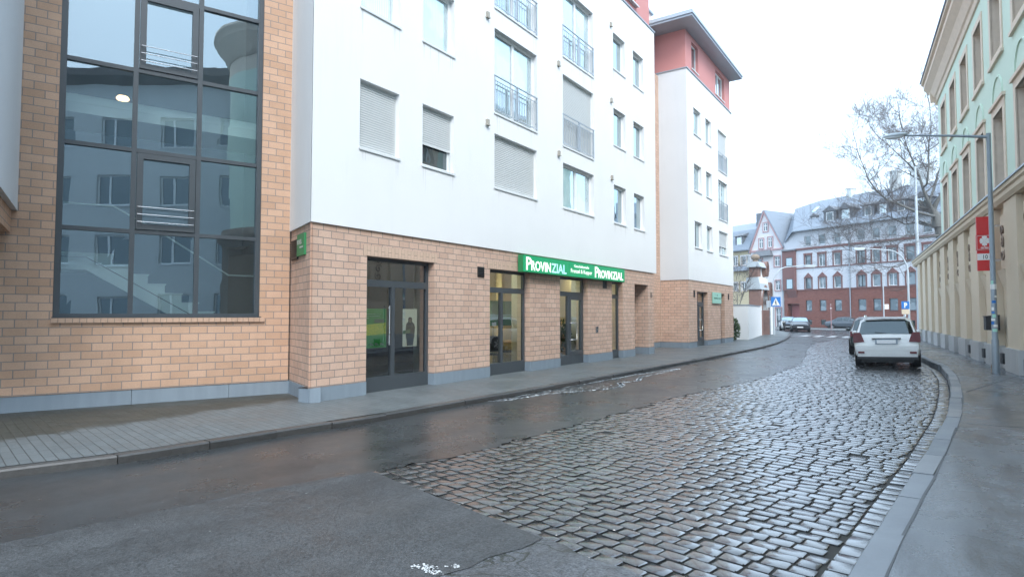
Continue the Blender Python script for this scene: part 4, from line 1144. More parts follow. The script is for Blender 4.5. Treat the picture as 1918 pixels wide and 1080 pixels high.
# local x grows towards the camera; the house front runs from x=-8.55, its one-storey wing from x=-22.4
GX0_, GX1_ = -8.58, 18.9
pitch = 2.83; cols_ = [-7.55 + pitch*k for k in range(10)]
ops = []
for c in cols_:
    if c + 1.75 > GX1_: continue
    ops += [(c+.2, c+1.55, 9.28, 11.22), (c+.2, c+1.5, 5.2, 7.52)]
YG = .22
b = MB(); b.wall((0, YG), (1, 0), (0, 1), GX0_, GX1_, 5.2, 12.0, ops, .42, 0, 1)
b.quad((GX0_, 12, 5.2), (GX0_, YG, 5.2), (GX0_, YG, 12.0), (GX0_, 12, 12.0)); b.quad((GX0_, YG, 12), (GX1_, YG, 12), (GX1_, 12, 12), (GX0_, 12, 12))
b.build('wall', [M['green_render'], M['sandstone']], B3)
for c in cols_:
    if c + 1.75 > GX1_: continue
    for z0, z1, arch in ((9.1, 11.42, False), (5.22, 7.75, True)):
        t = MB(); x0, x1 = c+.0, c+1.75; i0, i1 = c+.2, c+1.55 if not arch else c+1.5
        za, zb = (z0+.18, z1-.2) if not arch else (5.2, 7.52)
        y = YG - .03
        t.box(x0, i0, y, YG+.03, z0, z1); t.box(i1, x1, y, YG+.03, z0, z1); t.box(i0, i1, y, YG+.03, zb, z1)
        if not arch: t.box(i0, i1, y, YG+.03, z0, za); t.box(x0-.06, x1+.06, y-.05, YG+.03, z0-.09, z0-.002)
        else: t.box(x0-.08, x1+.08, y-.06, YG+.03, z1+.002, z1+.10)
        w = t.build('window', M['sandstone'], B3)
        f = MB(); f.box(i0, i0+.08, YG+.30, YG+.36, za, zb); f.box(i1-.08, i1, YG+.30, YG+.36, za, zb); f.box(i0+.08, i1-.08, YG+.30, YG+.36, za, za+.08); f.box(i0+.08, i1-.08, YG+.30, YG+.36, zb-.08, zb)
        xm = (i0+i1)/2; f.box(xm-.05, xm+.05, YG+.295, YG+.36, za+.08, zb-.08); f.box(i0+.08, xm-.05, YG+.297, YG+.36, za+(zb-za)*.66, za+(zb-za)*.66+.07); f.box(xm+.05, i1-.08, YG+.297, YG+.36, za+(zb-za)*.66, za+(zb-za)*.66+.07)
        f.build('frame', M['pvc'], w)
        p = MB(); p.quad((i0, YG+.34, za), (i1, YG+.34, za), (i1, YG+.34, zb), (i0, YG+.34, zb)); p.build('pane', M['pane'], w)
        if arch:     # blind arch above the lintel
            a = MB(); cxx = (x0+x1)/2; n = 14; r0, r1 = .63, .675
            for k in range(n):
                t0, t1 = math.pi*k/n, math.pi*(k+1)/n
                A = [(cxx + r*math.cos(tt), 7.9 + r*math.sin(tt)*1.02) for r, tt in ((r0, t0), (r1, t0), (r1, t1), (r0, t1))]
                a.prism(A, 'y', YG-.04, YG+.02)
            a.build('blind_arch', M['green_render'], w)
            a = MB(); a.poly([(cxx + r0*math.cos(math.pi*k/n), YG-.004, 7.9 + r0*1.02*math.sin(math.pi*k/n)) for k in range(n+1)]); a.build('arch_field', M['green_render'], w)
def cornice_profile(y): return [(y+.05, 11.86), (y-.06, 11.88), (y-.10, 12.05), (y-.16, 12.10), (y-.30, 12.42), (y-.48, 12.62), (y-.52, 12.66), (y-.52, 12.86), (y-.62, 12.90), (y-.62, 13.02), (y+.05, 13.2)]
c = MB(); c.prism(cornice_profile(YG), 'x', GX0_-.45, GX1_)
c.prism([(a - YG + GX0_, z) for a, z in cornice_profile(YG)], 'y', YG-.3, 10)
c.build('cornice', M['sandstone'], B3)
r = MB(); r.box(GX0_-.5, GX1_, -.45, 10, 13.02, 13.1); r.prism([(-.45, 13.1), (9.6, 13.1), (4.6, 16)], 'x', GX0_-.3, GX1_); r.build('roof', M['slate'], B3)
# rounded corner at the near end of the house
rc = (21.4, 2.44)
t = MB(); t.lathe([(3.0, 5.2), (3.0, 12.0)], (rc[0], rc[1], 0), 48); t.build('corner_tower', M['green_render'], B3)
t = MB(); t.lathe([(3.0 + YG - a, z + .75) for a, z in cornice_profile(YG)][::1], (rc[0], rc[1], 0), 48); t.lathe([(3.0, 12), (3.0, 12.7)], (rc[0], rc[1], 0), 48); t.lathe([(3.6, 13.8), (0, 15.6)], (rc[0], rc[1], 0), 48); t.build('tower_cornice', M['sandstone'], B3)
t = MB(); t.lathe([(3.15, -.3), (3.15, 4.6), (3.35, 4.75), (3.35, 5.2), (2.9, 5.21)], (rc[0], rc[1], 0), 48); t.build('tower_base', M['sand_dark'], B3)
# ground floor: recessed wall, pilasters, ledge
W0, W1 = -22.4, 19.2
b = MB(); b.quad((W0, .36, 0), (W1, .36, 0), (W1, .36, 4.95), (W0, .36, 4.95)); b.quad((W0, 12, 0), (W0, .36, 0), (W0, .36, 5), (W0, 12, 5)); b.quad((W0, .3, 5.16), (GX0_, .3, 5.16), (GX0_, 12, 5.16), (W0, 12, 5.16))
b.build('ground_floor_wall', M['beige_wall'], B3)
px_ = [-.66 - pitch*7 + .0 + pitch*k for k in range(15)]     # far edges of the pilasters
for k, x in enumerate(px_):
    if x < W0 - 1 or x > W1 - 1.6: continue
    p = MB(); wdt = 1.50
    p.box(x, x+wdt, .19, .359, .655, 4.78); p.build('pilaster', M['beige_wall'], B3)
    p = MB(); p.box(x-.05, x+wdt+.05, .12, .358, -.2, .65); p.build('plinth_block', M['concrete'], B3)
    a, c = x+wdt, x+pitch
    if x > -14:
        m = MB(); m.box(a+.2, c-.16, .30, .358, 2.95, 4.55); m.box(a+.27, c-.23, .285, .2999, 3.02, 4.48); pn_ = m.build('relief_panel', M['beige_wall'], B3)
        m = MB(); q = random.Random(k); cxx = (a+c)/2
        for j in range(3):
            pts = [(cxx + (.05 + .16*tt)*math.cos(tt*7 + j*2), .28 - .03*math.sin(tt*3), 3.35 + j*.36 + (.05 + .15*tt)*math.sin(tt*7 + j*2)) for tt in [i/14 for i in range(15)]]
            m.tube(pts, [.035 - .018*i/14 for i in range(15)], 6)
        m.build('ornament', M['sand_dark'], pn_)
        m = MB(); m.prism([(.359, 2.9), (.359, 2.2), (.19, 2.9)], 'x', a+.2, c-.16); m.build('bracket', M['beige_wall'], B3)
p = MB(); p.box(W0, W1, .25, .357, -.2, .60); p.build('plinth', M['concrete'], B3)
for x in (7.15, 4.35, 1.5, -1.3):
    v = MB(); v.box(x, x+.34, .112, .2, .16, .46); v.build('cellar_vent', M['vent'], B3)
l = MB(); l.prism([(.36, 4.79), (.15, 4.79), (.08, 4.90), (.08, 5.02), (.03, 5.06), (.03, 5.17), (.4, 5.17)], 'x', W0-.1, W1); l.build('ledge', M['beige_wall'], B3)
l = MB(); l.prism([(.4, 5.171), (-.01, 5.171), (-.01, 5.215), (.4, 5.30)], 'x', W0-.14, W1); l.build('ledge_flashing', M['zinc'], B3)
# letterbox and charity sign on the wall
lb = empty('letterbox', P2.w(3.7, .19, 1.12), P2.rz, 'dark grey metal letterbox mounted on the beige pilastered wall', 'letterbox')
m = MB(); m.box(0, .36, -.34, -.001, 0, .40); m.build('box', M['black'], lb)
m = MB(); m.prism([(-.36, .401), (-.001, .401), (-.001, .46), (-.36, .42)], 'x', -.015, .375); m.build('lid', M['vent'], lb)
cs = empty('projecting_sign', P2.w(4.5, .06, 2.88), P2.rz, 'red projecting sign with a white cross emblem and the number 10', 'sign')
H_ = 1.74; cs.scale = (.8, .71, .92)
for z_a, z_b in ((0, .65), (1.16, H_)): m = MB(); m.box(-.06, .06, -.62, -.10, z_a, z_b); m.build('case', M['red_sign'], cs)
m = MB(); m.box(-.075, .075, -.64, -.09, .66, 1.15); m.build('emblem_box', M['red_sign'], cs)
m = MB(); m.box(-.02, .02, -.10, .18, .3, .36); m.box(-.02, .02, -.10, .18, 1.4, 1.46); m.build('bracket', M['steel'], cs)
# the face looks along +x (towards the camera); right in view = +y
def face(u, v, d=.0): return (.0755 + d, -.64 + u, .66 + v)
m = MB()
for k in range(4):     # cross with flame-like petals
    a = math.pi/2*k
    for sgn in (-1, 1):
        for rr, ww in ((.155, .045),):
            ang = a + sgn*.33
            pts = [(0.02, 0), (.07, .035), (.13, .05), (.165, .02), (.16, -.02), (.08, -.02)]
            P_ = []
            for u, v in pts:
                v = v*sgn
                P_.append((.275 + u*math.cos(ang) - v*math.sin(ang), .30 + u*math.sin(ang) + v*math.cos(ang)))
            if sgn < 0: P_ = P_[::-1]
            m.poly([face(u, v, .003) for u, v in P_])
    m.poly([face(.275 + u*math.cos(a) - v*math.sin(a), .30 + u*math.sin(a) + v*math.cos(a), .0025) for u, v in ((0, -.03), (.17, -.018), (.17, .018), (0, .03))])
m.build('emblem', M['white'], cs)
m = MB()
for a_, b_, c_2, d_ in ((.02, .53, .02, .03), (.02, .53, .46, .47), (.02, .03, .03, .46), (.52, .53, .03, .46)): m.quad(face(a_, c_2, .002), face(b_, c_2, .002), face(b_, d_, .002), face(a_, d_, .002))
m.build('border', M['white'], cs)
t = text_mb('caritas', .10, 1, .002, 'CENTER', depth=0); t.v = [face(.275 + v[0], .055 + v[2], .003) for v in t.v]; t.build('lettering', M['white'], cs)
m = MB(); m.quad((.063, -.62, .34), (.063, -.10, .34), (.063, -.10, .55), (.063, -.62, .55)); m.build('number_field', M['white'], cs)
t = text_mb('10', .19, 1, .002, 'CENTER', depth=0); t.v = [(.066, -.36 + v[0], .38 + v[2]) for v in t.v]; t.build('lettering', M['black'], cs)
# lamp post with stickers at the kerb of the right pavement
bp_ = gnd(1866, 698); lpx = empty('street_lamp', (bp_[0], bp_[1], 0), P1.rz, 'tall grey street lamp with stickers on its post by the beige wall', 'street lamp', None)
m = MB(); m.tube([(0, 0, 0), (0, 0, .9), (0, 0, .92), (0, 0, 6.55)], [.088, .085, .07, .05], 14); m.build('pole', M['pole'], lpx)
m = MB(); m.box(.06, .2, -.06, .1, .0, .22); m.build('foot_box', M['sand_dark'], lpx)
m = MB(); m.tube([(0, 0, 6.50), (0, .9, 6.68), (0, 1.95, 6.86)], [.04, .033, .028], 10); m.tube([(0, 0, 6.4), (0, 0, 6.6)], .055, 12); m.build('arm', M['pole'], lpx)
m = MB(); m.ball((0, 2.18, 6.90), .12, .33, .07, 16); m.build('lamp_head', M['pole_pale'], lpx)
m = MB(); m.ball((0, 2.2, 6.86), .095, .26, .07, 16); m.build('lamp_glass', M['lens'], lpx)
sq = random.Random(8)
for k in range(11):
    z = (2.42, 2.28, 2.05, 1.9, 1.7, 1.62, 1.5, 1.42, 1.32, 1.25, 1.12)[k]; a0 = math.pi + sq.uniform(-.9, .9); h = sq.uniform(.05, .10); wd = sq.uniform(.4, .9)
    if k == 1: a0, h, wd = math.pi, .14, 1.6
    m = MB(); rr = .078 if z > .92 else .088
    rr = .07 - .02*(z-.92)/5.63 + .0025; n = 5; vs = []
    for i in range(n+1):
        t_ = a0 - wd + 2*wd*i/n; vs += [(rr*math.cos(t_), rr*math.sin(t_), z), (rr*math.cos(t_), rr*math.sin(t_), z+h)]
    m.add(vs, [(2*i, 2*i+2, 2*i+3, 2*i+1) for i in range(n)], 0, True)
    m.build('sticker', [M['white'], M['blue_sign'], M['mint']][(0, 0, 0, 1, 0, 1, 2, 0, 1, 0, 2)[k]] if k else M['mint'], lpx)
# ------------------------------------------------------------------ house across the side street, mirrored in the stairwell glass
B4 = house('grey_house', P4, 'pale grey rendered house with white windows opposite the stairwell')
b = MB(); o4 = []
for i in range(9):
    for z in (1.1, 4.0, 6.9, 9.8): o4.append((-13 + i*2.9, -13 + i*2.9 + 1.6, z, z + 1.45))
b.wall((0, 0), (1, 0), (0, 1), -6.0, 14, -.2, 13.1, [o for o in o4 if -5.8 < o[0] < 12], .16)
b.quad((-6, 10, -.2), (-6, 0, -.2), (-6, 0, 13.1), (-6, 10, 13.1)); b.quad((14, 0, -.2), (14, 10, -.2), (14, 10, 13.1), (14, 0, 13.1))
b.build('wall', M['house_grey'], B4)
for o in o4:
    if -5.8 < o[0] < 12: window(B4, *o, .1, M['pane_dark'], mull=(.62,))
e = MB(); e.prism([(.3, 12.75), (-.7, 13.1), (-.75, 13.42), (.3, 13.5)], 'x', -6.3, 14.3); e.build('eave', M['eave_brown'], B4)
e = MB(); e.prism([(-.75, 13.43), (10.5, 13.43), (5, 15.6)], 'x', -6.2, 14.2); e.prism([(6, 12.7), (11, 12.7), (8.5, 16.2)], 'y', -.3, 4); e.build('roof', M['slate'], B4)
# ------------------------------------------------------------------ far row of houses (one house front after another on plane P3)
row_g = 'old houses across the crossing'
B5 = house('brick_row_house', P3, 'long old row house of dark red brick below and white render above', group=None)
XA, XB = -7.75, 22.0
gw = [(-4.80, -4.0), (-3.02, -2.18), (-1.15, -.3), (1.6, 2.5), (3.25, 4.12), (4.95, 5.85), (6.75, 7.65), (8.45, 9.35), (10.3, 11.2), (12.1, 13.0), (13.9, 14.8), (15.7, 16.6), (17.5, 18.4), (19.3, 20.2)]
b = MB(); b.wall((0, 0), (1, 0), (0, 1), XA, XB, -.3, 4.52, [(a, c, 1.98, 3.26) for a, c in gw] + [(-7.3, -5.65, -.2, 2.85, .8)] + [(a+.1, a+.75, .35, .95) for a, c in gw], .16)
b.build('brick_base', M['row_brick'], B5)
u = MB(); u.wall((0, .02), (1, 0), (0, 1), -6.0, XB, 4.52, 11.65, [(a, c, 4.62, 5.9) for a, c in gw] + [(a, c, 7.22, 8.6) for a, c in gw] + [(a, c, 9.78, 10.95) for a, c in gw], .16)
u.build('render_wall', M['row_white'], B5)
y_ = MB(); y_.box(XA, -6.0, -.25, .3, 4.50, 9.35); y_.prism([(-.4, 9.351), (.5, 9.351), (.5, 9.75)], 'x', XA-.1, -5.9, 1)
y_.prism([(-.25, 4.50), (.0, 4.50), (.0, 3.6)], 'x', -7.2, -5.9, 0)
bay = y_.build('corner_bay', [M['row_stone'], M['slate_dark']], B5)
u = MB(); u.prism([(XA, 9.35), (-6.0, 9.35), (-6.0, 11.85), (-7.6, 10.55), (XA, 10.4)], 'y', .1, .6); u.build('upper_wall', M['row_white'], B5)
for z0, z1 in ((4.65, 5.9), (7.45, 8.5)):
    f = MB(); f.box(-7.2, -6.3, -.27, -.252, z0, z1, 0); w = f.build('window', M['dark_alu'], bay)
    f = MB(); f.box(-7.13, -6.37, -.285, -.2705, z0+.07, z1-.07); f.build('pane', M['pane'], w)
d = MB(); d.box(-7.25, -5.7, .75, .82, -.05, 2.84); d.build('garage_door', M['red_door'], B5)
for i, (a, c) in enumerate(gw):
    window(B5, a, c, 1.98, 3.26, .1, M['pane_far'], M['dark_alu'], fw=.06, sill_mat=M['row_stone'])
    v = MB(); v.quad((a+.1, .1, .35), (a+.75, .1, .35), (a+.75, .1, .95), (a+.1, .1, .95)); v.build('cellar_window', M['pane_dark'], B5)
    for z0, z1, gab in ((4.62, 5.9, True), (7.22, 8.6, False)):
        w = window(B5, a, c, z0, z1, .1, M['pane_far'], M['pvc'] if i % 3 else M['dark_alu'], fw=.06, mull=(.5,) if i % 2 else (), sill_mat=M['row_stone'], y0=.02)
        t = MB(); t.box(a-.14, a-.001, -.035, .03, z0-.06, z1+.02); t.box(c+.001, c+.14, -.035, .03, z0-.06, z1+.02)
        if gab: t.prism([(a-.2, z1+.021), (c+.2, z1+.021), ((a+c)/2, z1+.62)], 'y', -.06, .03)
        else: t.prism([(a-.14, z1+.021), (c+.14, z1+.021), (c+.2, z1+.28), (a-.2, z1+.28)], 'y', -.05, .03)
        t.build('surround', M['row_stone'], w)
    window(B5, a, c, 9.78, 10.95, .1, M['pane_far'], M['pvc'], fw=.06, sill_mat=M['zinc'], y0=.02)
t = MB(); t.box(-6.0, XB, -.10, .03, 9.30, 9.55); t.box(-6.0, XB, -.05, .03, 7.06, 7.18); t.box(-5.98, XB, -.06, .03, 4.45, 4.56); t.build('string_course', M['row_stone'], B5)
t = MB(); t.tube([(.75, -.07, -.1), (.75, -.07, 11.4)], .06, 8); t.build('rain_pipe', M['zinc'], B5)
r = MB()
ey, ez, ry, rz_ = -.55, 11.6, 4.9, 15.9
r.prism([(ey, ez), (ey, ez+.12), (ry, rz_), (ry+5.5, ez), (ry, rz_-.25)], 'x', -6.0, XB)
r.add([(-6.0, ey, ez+.1), (-6.0, ry, rz_), (-9.5, ry, 15.4), (-7.6, .0, 10.4)], [(0, 3, 2, 1)]); r.add([(-6.0, ry, rz_), (-9.5, ry, 15.4), (-9.5, 10, 12), (-6, 10, 12)], [(0, 1, 2, 3)])
r.box(-6.0, XB, ey-.12, ey, ez-.05, ez+.1, 1)
r.build('roof', [M['slate'], M['zinc']], B5)
def dormer(par, x0, x1, zb, zt, yf, mw, pane, gable=False):
    w_ = x1 - x0; d = MB(); yb = yf + (zt-zb)*1.25
    d.box(x0, x1, yf, yb, zb, zt)
    if gable: d.prism([(x0-.14, zt+.001), (x1+.14, zt+.001), ((x0+x1)/2, zt+w_*.42)], 'y', yf-.15, yb+.6)
    else: d.prism([(yf-.2, zt+.001), (yf-.2, zt+.08), (yb*.6+yf*.4, zt+.55), (yb+1.0, zt+.5), (yb+.6, zt+.001)], 'x', x0-.14, x1+.14)
    o = d.build('dormer', mw, par)
    f = MB(); m_ = w_*.22; f.box(x0+m_, x1-m_, yf-.03, yf-.001, zb+.25, zt-.1); w = f.build('window', M['pvc'], o)
    f = MB(); f.box(x0+m_+.08, x1-m_-.08, yf-.045, yf-.0305, zb+.33, zt-.18); f.build('pane', pane, w)
for k, (a, c) in enumerate(((-2.5, -.95), (-.65, 1.0), (2.1, 3.4), (3.75, 5.0), (5.6, 6.9), (7.6, 8.9), (10, 11.3), (12.5, 13.8), (15, 16.3), (18, 19.3))):
    dormer(B5, a, c, 12.15, 13.55, .35, M['slate_dark'], M['pane_light'] if k % 2 else M['pane_far'], k in (0, 1, 3, 5, 7))
c = MB()
for x, w_, h in ((-2.2, .55, 16.6), (2.9, .8, 17.6), (5.0, 1.9, 17.7), (12.5, 1.2, 17.2)):
    c = MB(); c.box(x, x+w_, ry-.5, ry+.5, 14.9, h); c.box(x-.06, x+w_+.06, ry-.56, ry+.56, h+.001, h+.12); c.build('chimney', M['house_grey'], B5)
s = MB(); nrm = 4.3/math.hypot(5.45, 4.3)
s.obox((-5.6, 2.6, 14.12), (.55, 0, 0), (0, .9, .71), (0, -.05, .06)); s.build('skylight', M['pane_light'], B5)
dormer(B5, -4.9, -4.0, 12.9, 13.4, 1.4, M['slate_dark'], M['pane_far'], True)
gr = MB(); q = random.Random(3)     # graffiti scrawl on the brick
for k in range(9):
    x = 4.7 + k*.17; pts = [(x + q.uniform(-.05, .15), -.012, 1.15 + q.uniform(-.12, .2)) for _ in range(4)]; gr.tube(pts, .018, 4)
gr.build('graffiti', M['white'], B5)
# white gabled house
B6 = house('gabled_house', P3, 'tall white house with a steep pink-trimmed gable facing the crossing')
gxa, gxb, gxm = -12.65, -7.78, -10.5
GWN = [(-10.6, -9.95, 12.2, 13.25), (-11.3, -10.65, 10.1, 11.3), (-9.95, -9.3, 10.1, 11.35), (-9.05, -8.25, 7.6, 8.85), (-9.0, -8.25, 4.6, 5.8), (-9.0, -8.2, -.1, 2.4), (-11.7, -10.9, 7.6, 8.7), (-11.7, -10.9, 4.6, 5.8), (-11.7, -10.9, 1.6, 2.9)]
b = MB(); b.wall((0, .03), (1, 0), (0, 1), gxa, gxb, -.3, 9.9, [w for w in GWN if w[3] < 9.9], .15)
# gable triangle with its windows standing proud as trim
b.poly([(gxa, .03, 9.9), (gxb, .03, 9.9), (gxm, .03, 14.75)])
b.quad((gxa, 9, -.3), (gxa, .03, -.3), (gxa, .03, 9.9), (gxa, 9, 9.9)); b.quad((gxb, .03, -.3), (gxb, 9, -.3), (gxb, 9, 9.9), (gxb, .03, 9.9))
b.build('wall', M['gable_white'], B6)
for w_ in GWN:
    o = window(B6, *w_, .06 if w_[3] < 9.9 else -.04, M['pane_far'], M['pvc'], fw=.07, mull=(.5,), trans=(.66,), y0=.03, sill=w_[2] > 0, sill_mat=M['pink_stone'])
    t = MB(); a, c, z0, z1 = w_; t.box(a-.11, a-.001, -.05, .028, z0-.14, z1+.12); t.box(c+.001, c+.11, -.05, .028, z0-.14, z1+.12); t.box(a, c, -.05, .028, z1+.001, z1+.12); t.box(a, c, -.03, .028, z0-.14, z0-.055)
    t.build('surround', M['pink_stone'], o)
r = MB()
def slab(p0, p1, th, ya, yb_):     # roof slab between two (x,z) points
    d_ = Vector((p1[0]-p0[0], 0, p1[1]-p0[1])); n_ = Vector((-d_.z, 0, d_.x)).normalized()*th
    r.obox((p0[0], ya, p0[1]), d_, (0, yb_-ya, 0), n_)
slab((gxa-.25, 9.55), (gxm, 14.9), .12, -.12, 10); slab((gxm, 14.9), (gxb+.1, 9.85), .12, -.12, 10)
r.build('roof', M['slate'], B6)
t = MB()
def trim(p0, p1, wd):
    d_ = Vector((p1[0]-p0[0], 0, p1[1]-p0[1])); n_ = Vector((d_.z, 0, -d_.x)).normalized()*wd
    t.obox((p0[0], -.15, p0[1]), d_, (0, .17, 0), n_)
trim((gxa-.2, 9.6), (gxm, 14.86), .13); trim((gxm, 14.86), (gxb+.06, 9.9), .13)
t.box(gxa, gxb, -.08, .028, 9.65, 9.85)
t.build('gable_trim', M['pink_stone'], B6)
t = MB(); t.add([(-12.3, .03, 9.0), (-9.2, .03, 9.0), (-9.6, .03, 9.9), (-11.6, .03, 9.9), (-12.3, -.7, 9.0), (-9.2, -.7, 9.0)], [(4, 5, 2, 3), (0, 4, 3), (1, 2, 5), (0, 1, 5, 4)]); t.build('canopy_roof', M['slate_dark'], B6)
t = MB(); t.tube([(-7.85, -.08, 0), (-7.85, -.08, 9.6)], .06, 8); t.build('rain_pipe', M['zinc'], B6)
# yellow house
B7 = house('yellow_house', P3, 'yellow rendered house with a dark mansard roof beside the gabled house')
ya_, yb_ = -24, -12.68
yw = [(-14.2, -13.5, 4.7, 5.8), (-14.2, -13.5, 8.1, 9.3), (-13.35, -12.85, 8.1, 9.3), (-15.6, -14.9, 8.1, 9.3), (-15.6, -14.9, 4.7, 5.8), (-14.2, -13.5, 1.5, 2.7), (-17.4, -16.5, 4.7, 5.8), (-17.4, -16.5, 8.1, 9.3)]
b = MB(); b.wall((0, .06), (1, 0), (0, 1), ya_, yb_, -.3, 10.1, yw, .14); b.build('wall', M['yellow_render'], B7)
for w_ in yw:
    o = window(B7, *w_, .08, M['pane_far'], M['pvc'], fw=.07, mull=(.5,), y0=.06, sill_mat=M['pink_stone'])
    t = MB(); a, c, z0, z1 = w_; t.box(a-.15, a-.001, .0, .058, z0-.1, z1+.15); t.box(c+.001, c+.15, .0, .058, z0-.1, z1+.15); t.box(a, c, .0, .058, z1+.001, z1+.15); t.build('surround', M['gable_white'], o)
r = MB(); r.prism([(-.4, 9.98), (-.4, 10.12), (1.3, 12.9), (6, 14.6), (6, 9.98)], 'x', ya_, yb_); r.prism([(-.45, 7.35), (.05, 7.35), (.05, 8.0)], 'x', -16.5, -13.0); r.build('roof', M['slate'], B7)
dormer(B7, -15.2, -13.9, 10.6, 12.0, .1, M['slate_dark'], M['pane_light'])
c = MB(); c.box(-14.3, -12.9, 3.2, 4.6, 12.8, 15.3); c.box(-12.85, -11.9, 3.4, 4.6, 12.8, 15.1); c.build('chimney', M['slate_dark'], B7)
# ------------------------------------------------------------------ garden wall and stone gateway beyond the corner house
WLP = Plane((14.81, 38.3), 26.7)
gwl = house('garden_wall', WLP, 'low white rendered garden wall between the corner house and the stone gateway', 'wall')
m = MB(); m.box(0, 8.4, 0, .30, -.2, 2.16); m.box(0.0, .30, .301, 4.0, -.2, 2.16); m.build('wall', M['render_white'], gwl)
m = MB(); m.box(-.04, 8.4, -.04, .34, 2.161, 2.21); m.box(-.04, .34, .341, 4.0, 2.161, 2.21); m.build('coping', M['zinc'], gwl)
GP = Plane(tuple(WLP.w(8.45, 0)[:2]), 37.0)
gt = house('stone_gateway', GP, 'tall weathered gateway with a pointed arch, sheet-metal hoods and scroll stones', 'gateway')
TH = .75; AW0, AW1 = .55, 2.3
m = MB()
m.box(0, AW0, 0, TH, -.2, 4.4); m.box(AW1, 4.1, 0, TH, -.2, 3.9)
n = 8      # spandrel around the pointed arch
L_ = []; 
for i in range(n+1):
    t_ = i/n; L_.append((AW0 + (AW1-AW0)/2*(1-math.cos(t_*math.pi/2)), 1.9 + 1.75*math.sin(t_*math.pi/2)))
R_ = [(AW0 + AW1 - x, z) for x, z in L_[::-1]]
for a, c in zip(L_ + R_[1:], (L_ + R_[1:])[1:]): m.prism([(a[0], a[1]), (c[0], c[1]), (c[0], 4.4), (a[0], 4.4)], 'y', .001, TH-.001)
m.build('wall', M['render_white'], gt)
m = MB()
out = L_ + R_[1:]
for (a, c) in zip(out, out[1:]):
    m.prism([(a[0], a[1]), (c[0], c[1]), (c[0]+(c[0]-1.42)*.14, c[1]+.18), (a[0]+(a[0]-1.42)*.14, a[1]+.18)], 'y', -.06, TH+.02)
m.box(AW0-.16, AW0+.001, -.06, .6, 0, 1.9); m.box(AW1-.001, AW1+.16, -.06, .6, 0, 1.9)
m.build('arch_trim', M['gate_brown'], gt)
m = MB(); m.box(-.02, AW0-.17, -.03, TH+.05, 2.25, 3.45); m.build('stone_panel', M['gate_brown'], gt)
m = MB(); m.prism([(-.1, 3.46), (TH+.25, 3.46), (TH+.2, 4.38), (.1, 4.38)], 'x', -.12, 2.4); m.build('metal_hood', M['pole_pale'], gt)
m = MB(); m.box(0, .75, .12, TH+.02, 4.381, 5.15); m.build('stone_panel', M['gate_brown'], gt)
m = MB(); m.box(.751, 2.6, .25, TH, 4.4, 5.1); m.build('pier', M['render_white'], gt)
m = MB(); m.prism([(-.1, 5.151), (TH+.25, 5.151), (TH+.1, 5.55), (.1, 5.55)], 'x', -.15, 1.8); m.build('metal_hood', M['pole_pale'], gt)
m = MB(); m.lathe([(.22, 5.551), (.28, 5.62), (.16, 5.7), (.18, 5.75)], (.75, .5, 0), 12); m.ball((.75, .5, 5.95), .33, .33, .24, 14); m.build('urn', M['sand_dark'], gt)
def scroll(x, z, r, zz):
    m = MB(); pts = []
    for i in range(40):
        t_ = i/39*3.3*math.pi; rr = r*(1 - i/39*.78); pts.append((x + rr*math.cos(t_)*.8, z + rr*math.sin(t_)*zz))
    for a, c in zip(pts, pts[1:]): m.tube([(a[0], -.12, a[1]), (a[0], TH-.1, a[1])], .13, 6)
    m.box(x-.2, x+.25, -.05, TH-.15, z-r*zz*.8, z+r*zz*.8)
    return m.build('scroll_stone', M['gate_brown'], gt)
scroll(2.75, 3.2, .55, 1.6); scroll(1.9, 5.0, .42, 1.5)
# shrub at the far corner of the corner house
def shrub(name, loc, h, r, n, label, seed):
    q_ = random.Random(seed); t = empty(name, loc, 0, label, 'shrub')
    m = MB()
    for k in range(7):
        a = q_.uniform(0, 6.28); m.tube([(0, 0, 0), (r*.4*math.cos(a), r*.4*math.sin(a), h*.45), (r*.7*math.cos(a), r*.7*math.sin(a), h*.85)], [.03, .02, .008], 5)
    m.build('stem', M['twig'], t)
    m = MB(); leaves(m, (0, 0, h*.5), r, h*.55, n, .16, q_, mi=2); m.build('foliage', [M['leaf'], M['leaf2']], t)
    return t
p_ = P1.w(31.0, .55); shrub('evergreen_shrub', (p_.x, p_.y, 0), 1.3, .5, 1100, 'low evergreen shrub growing at the foot of the white garden wall', 2)
p_ = P1.w(31.6, 1.7); shrub('evergreen_shrub', (p_.x, p_.y, 0), 2.4, .55, 900, 'taller dark shrub between the corner house and white garden wall', 5)
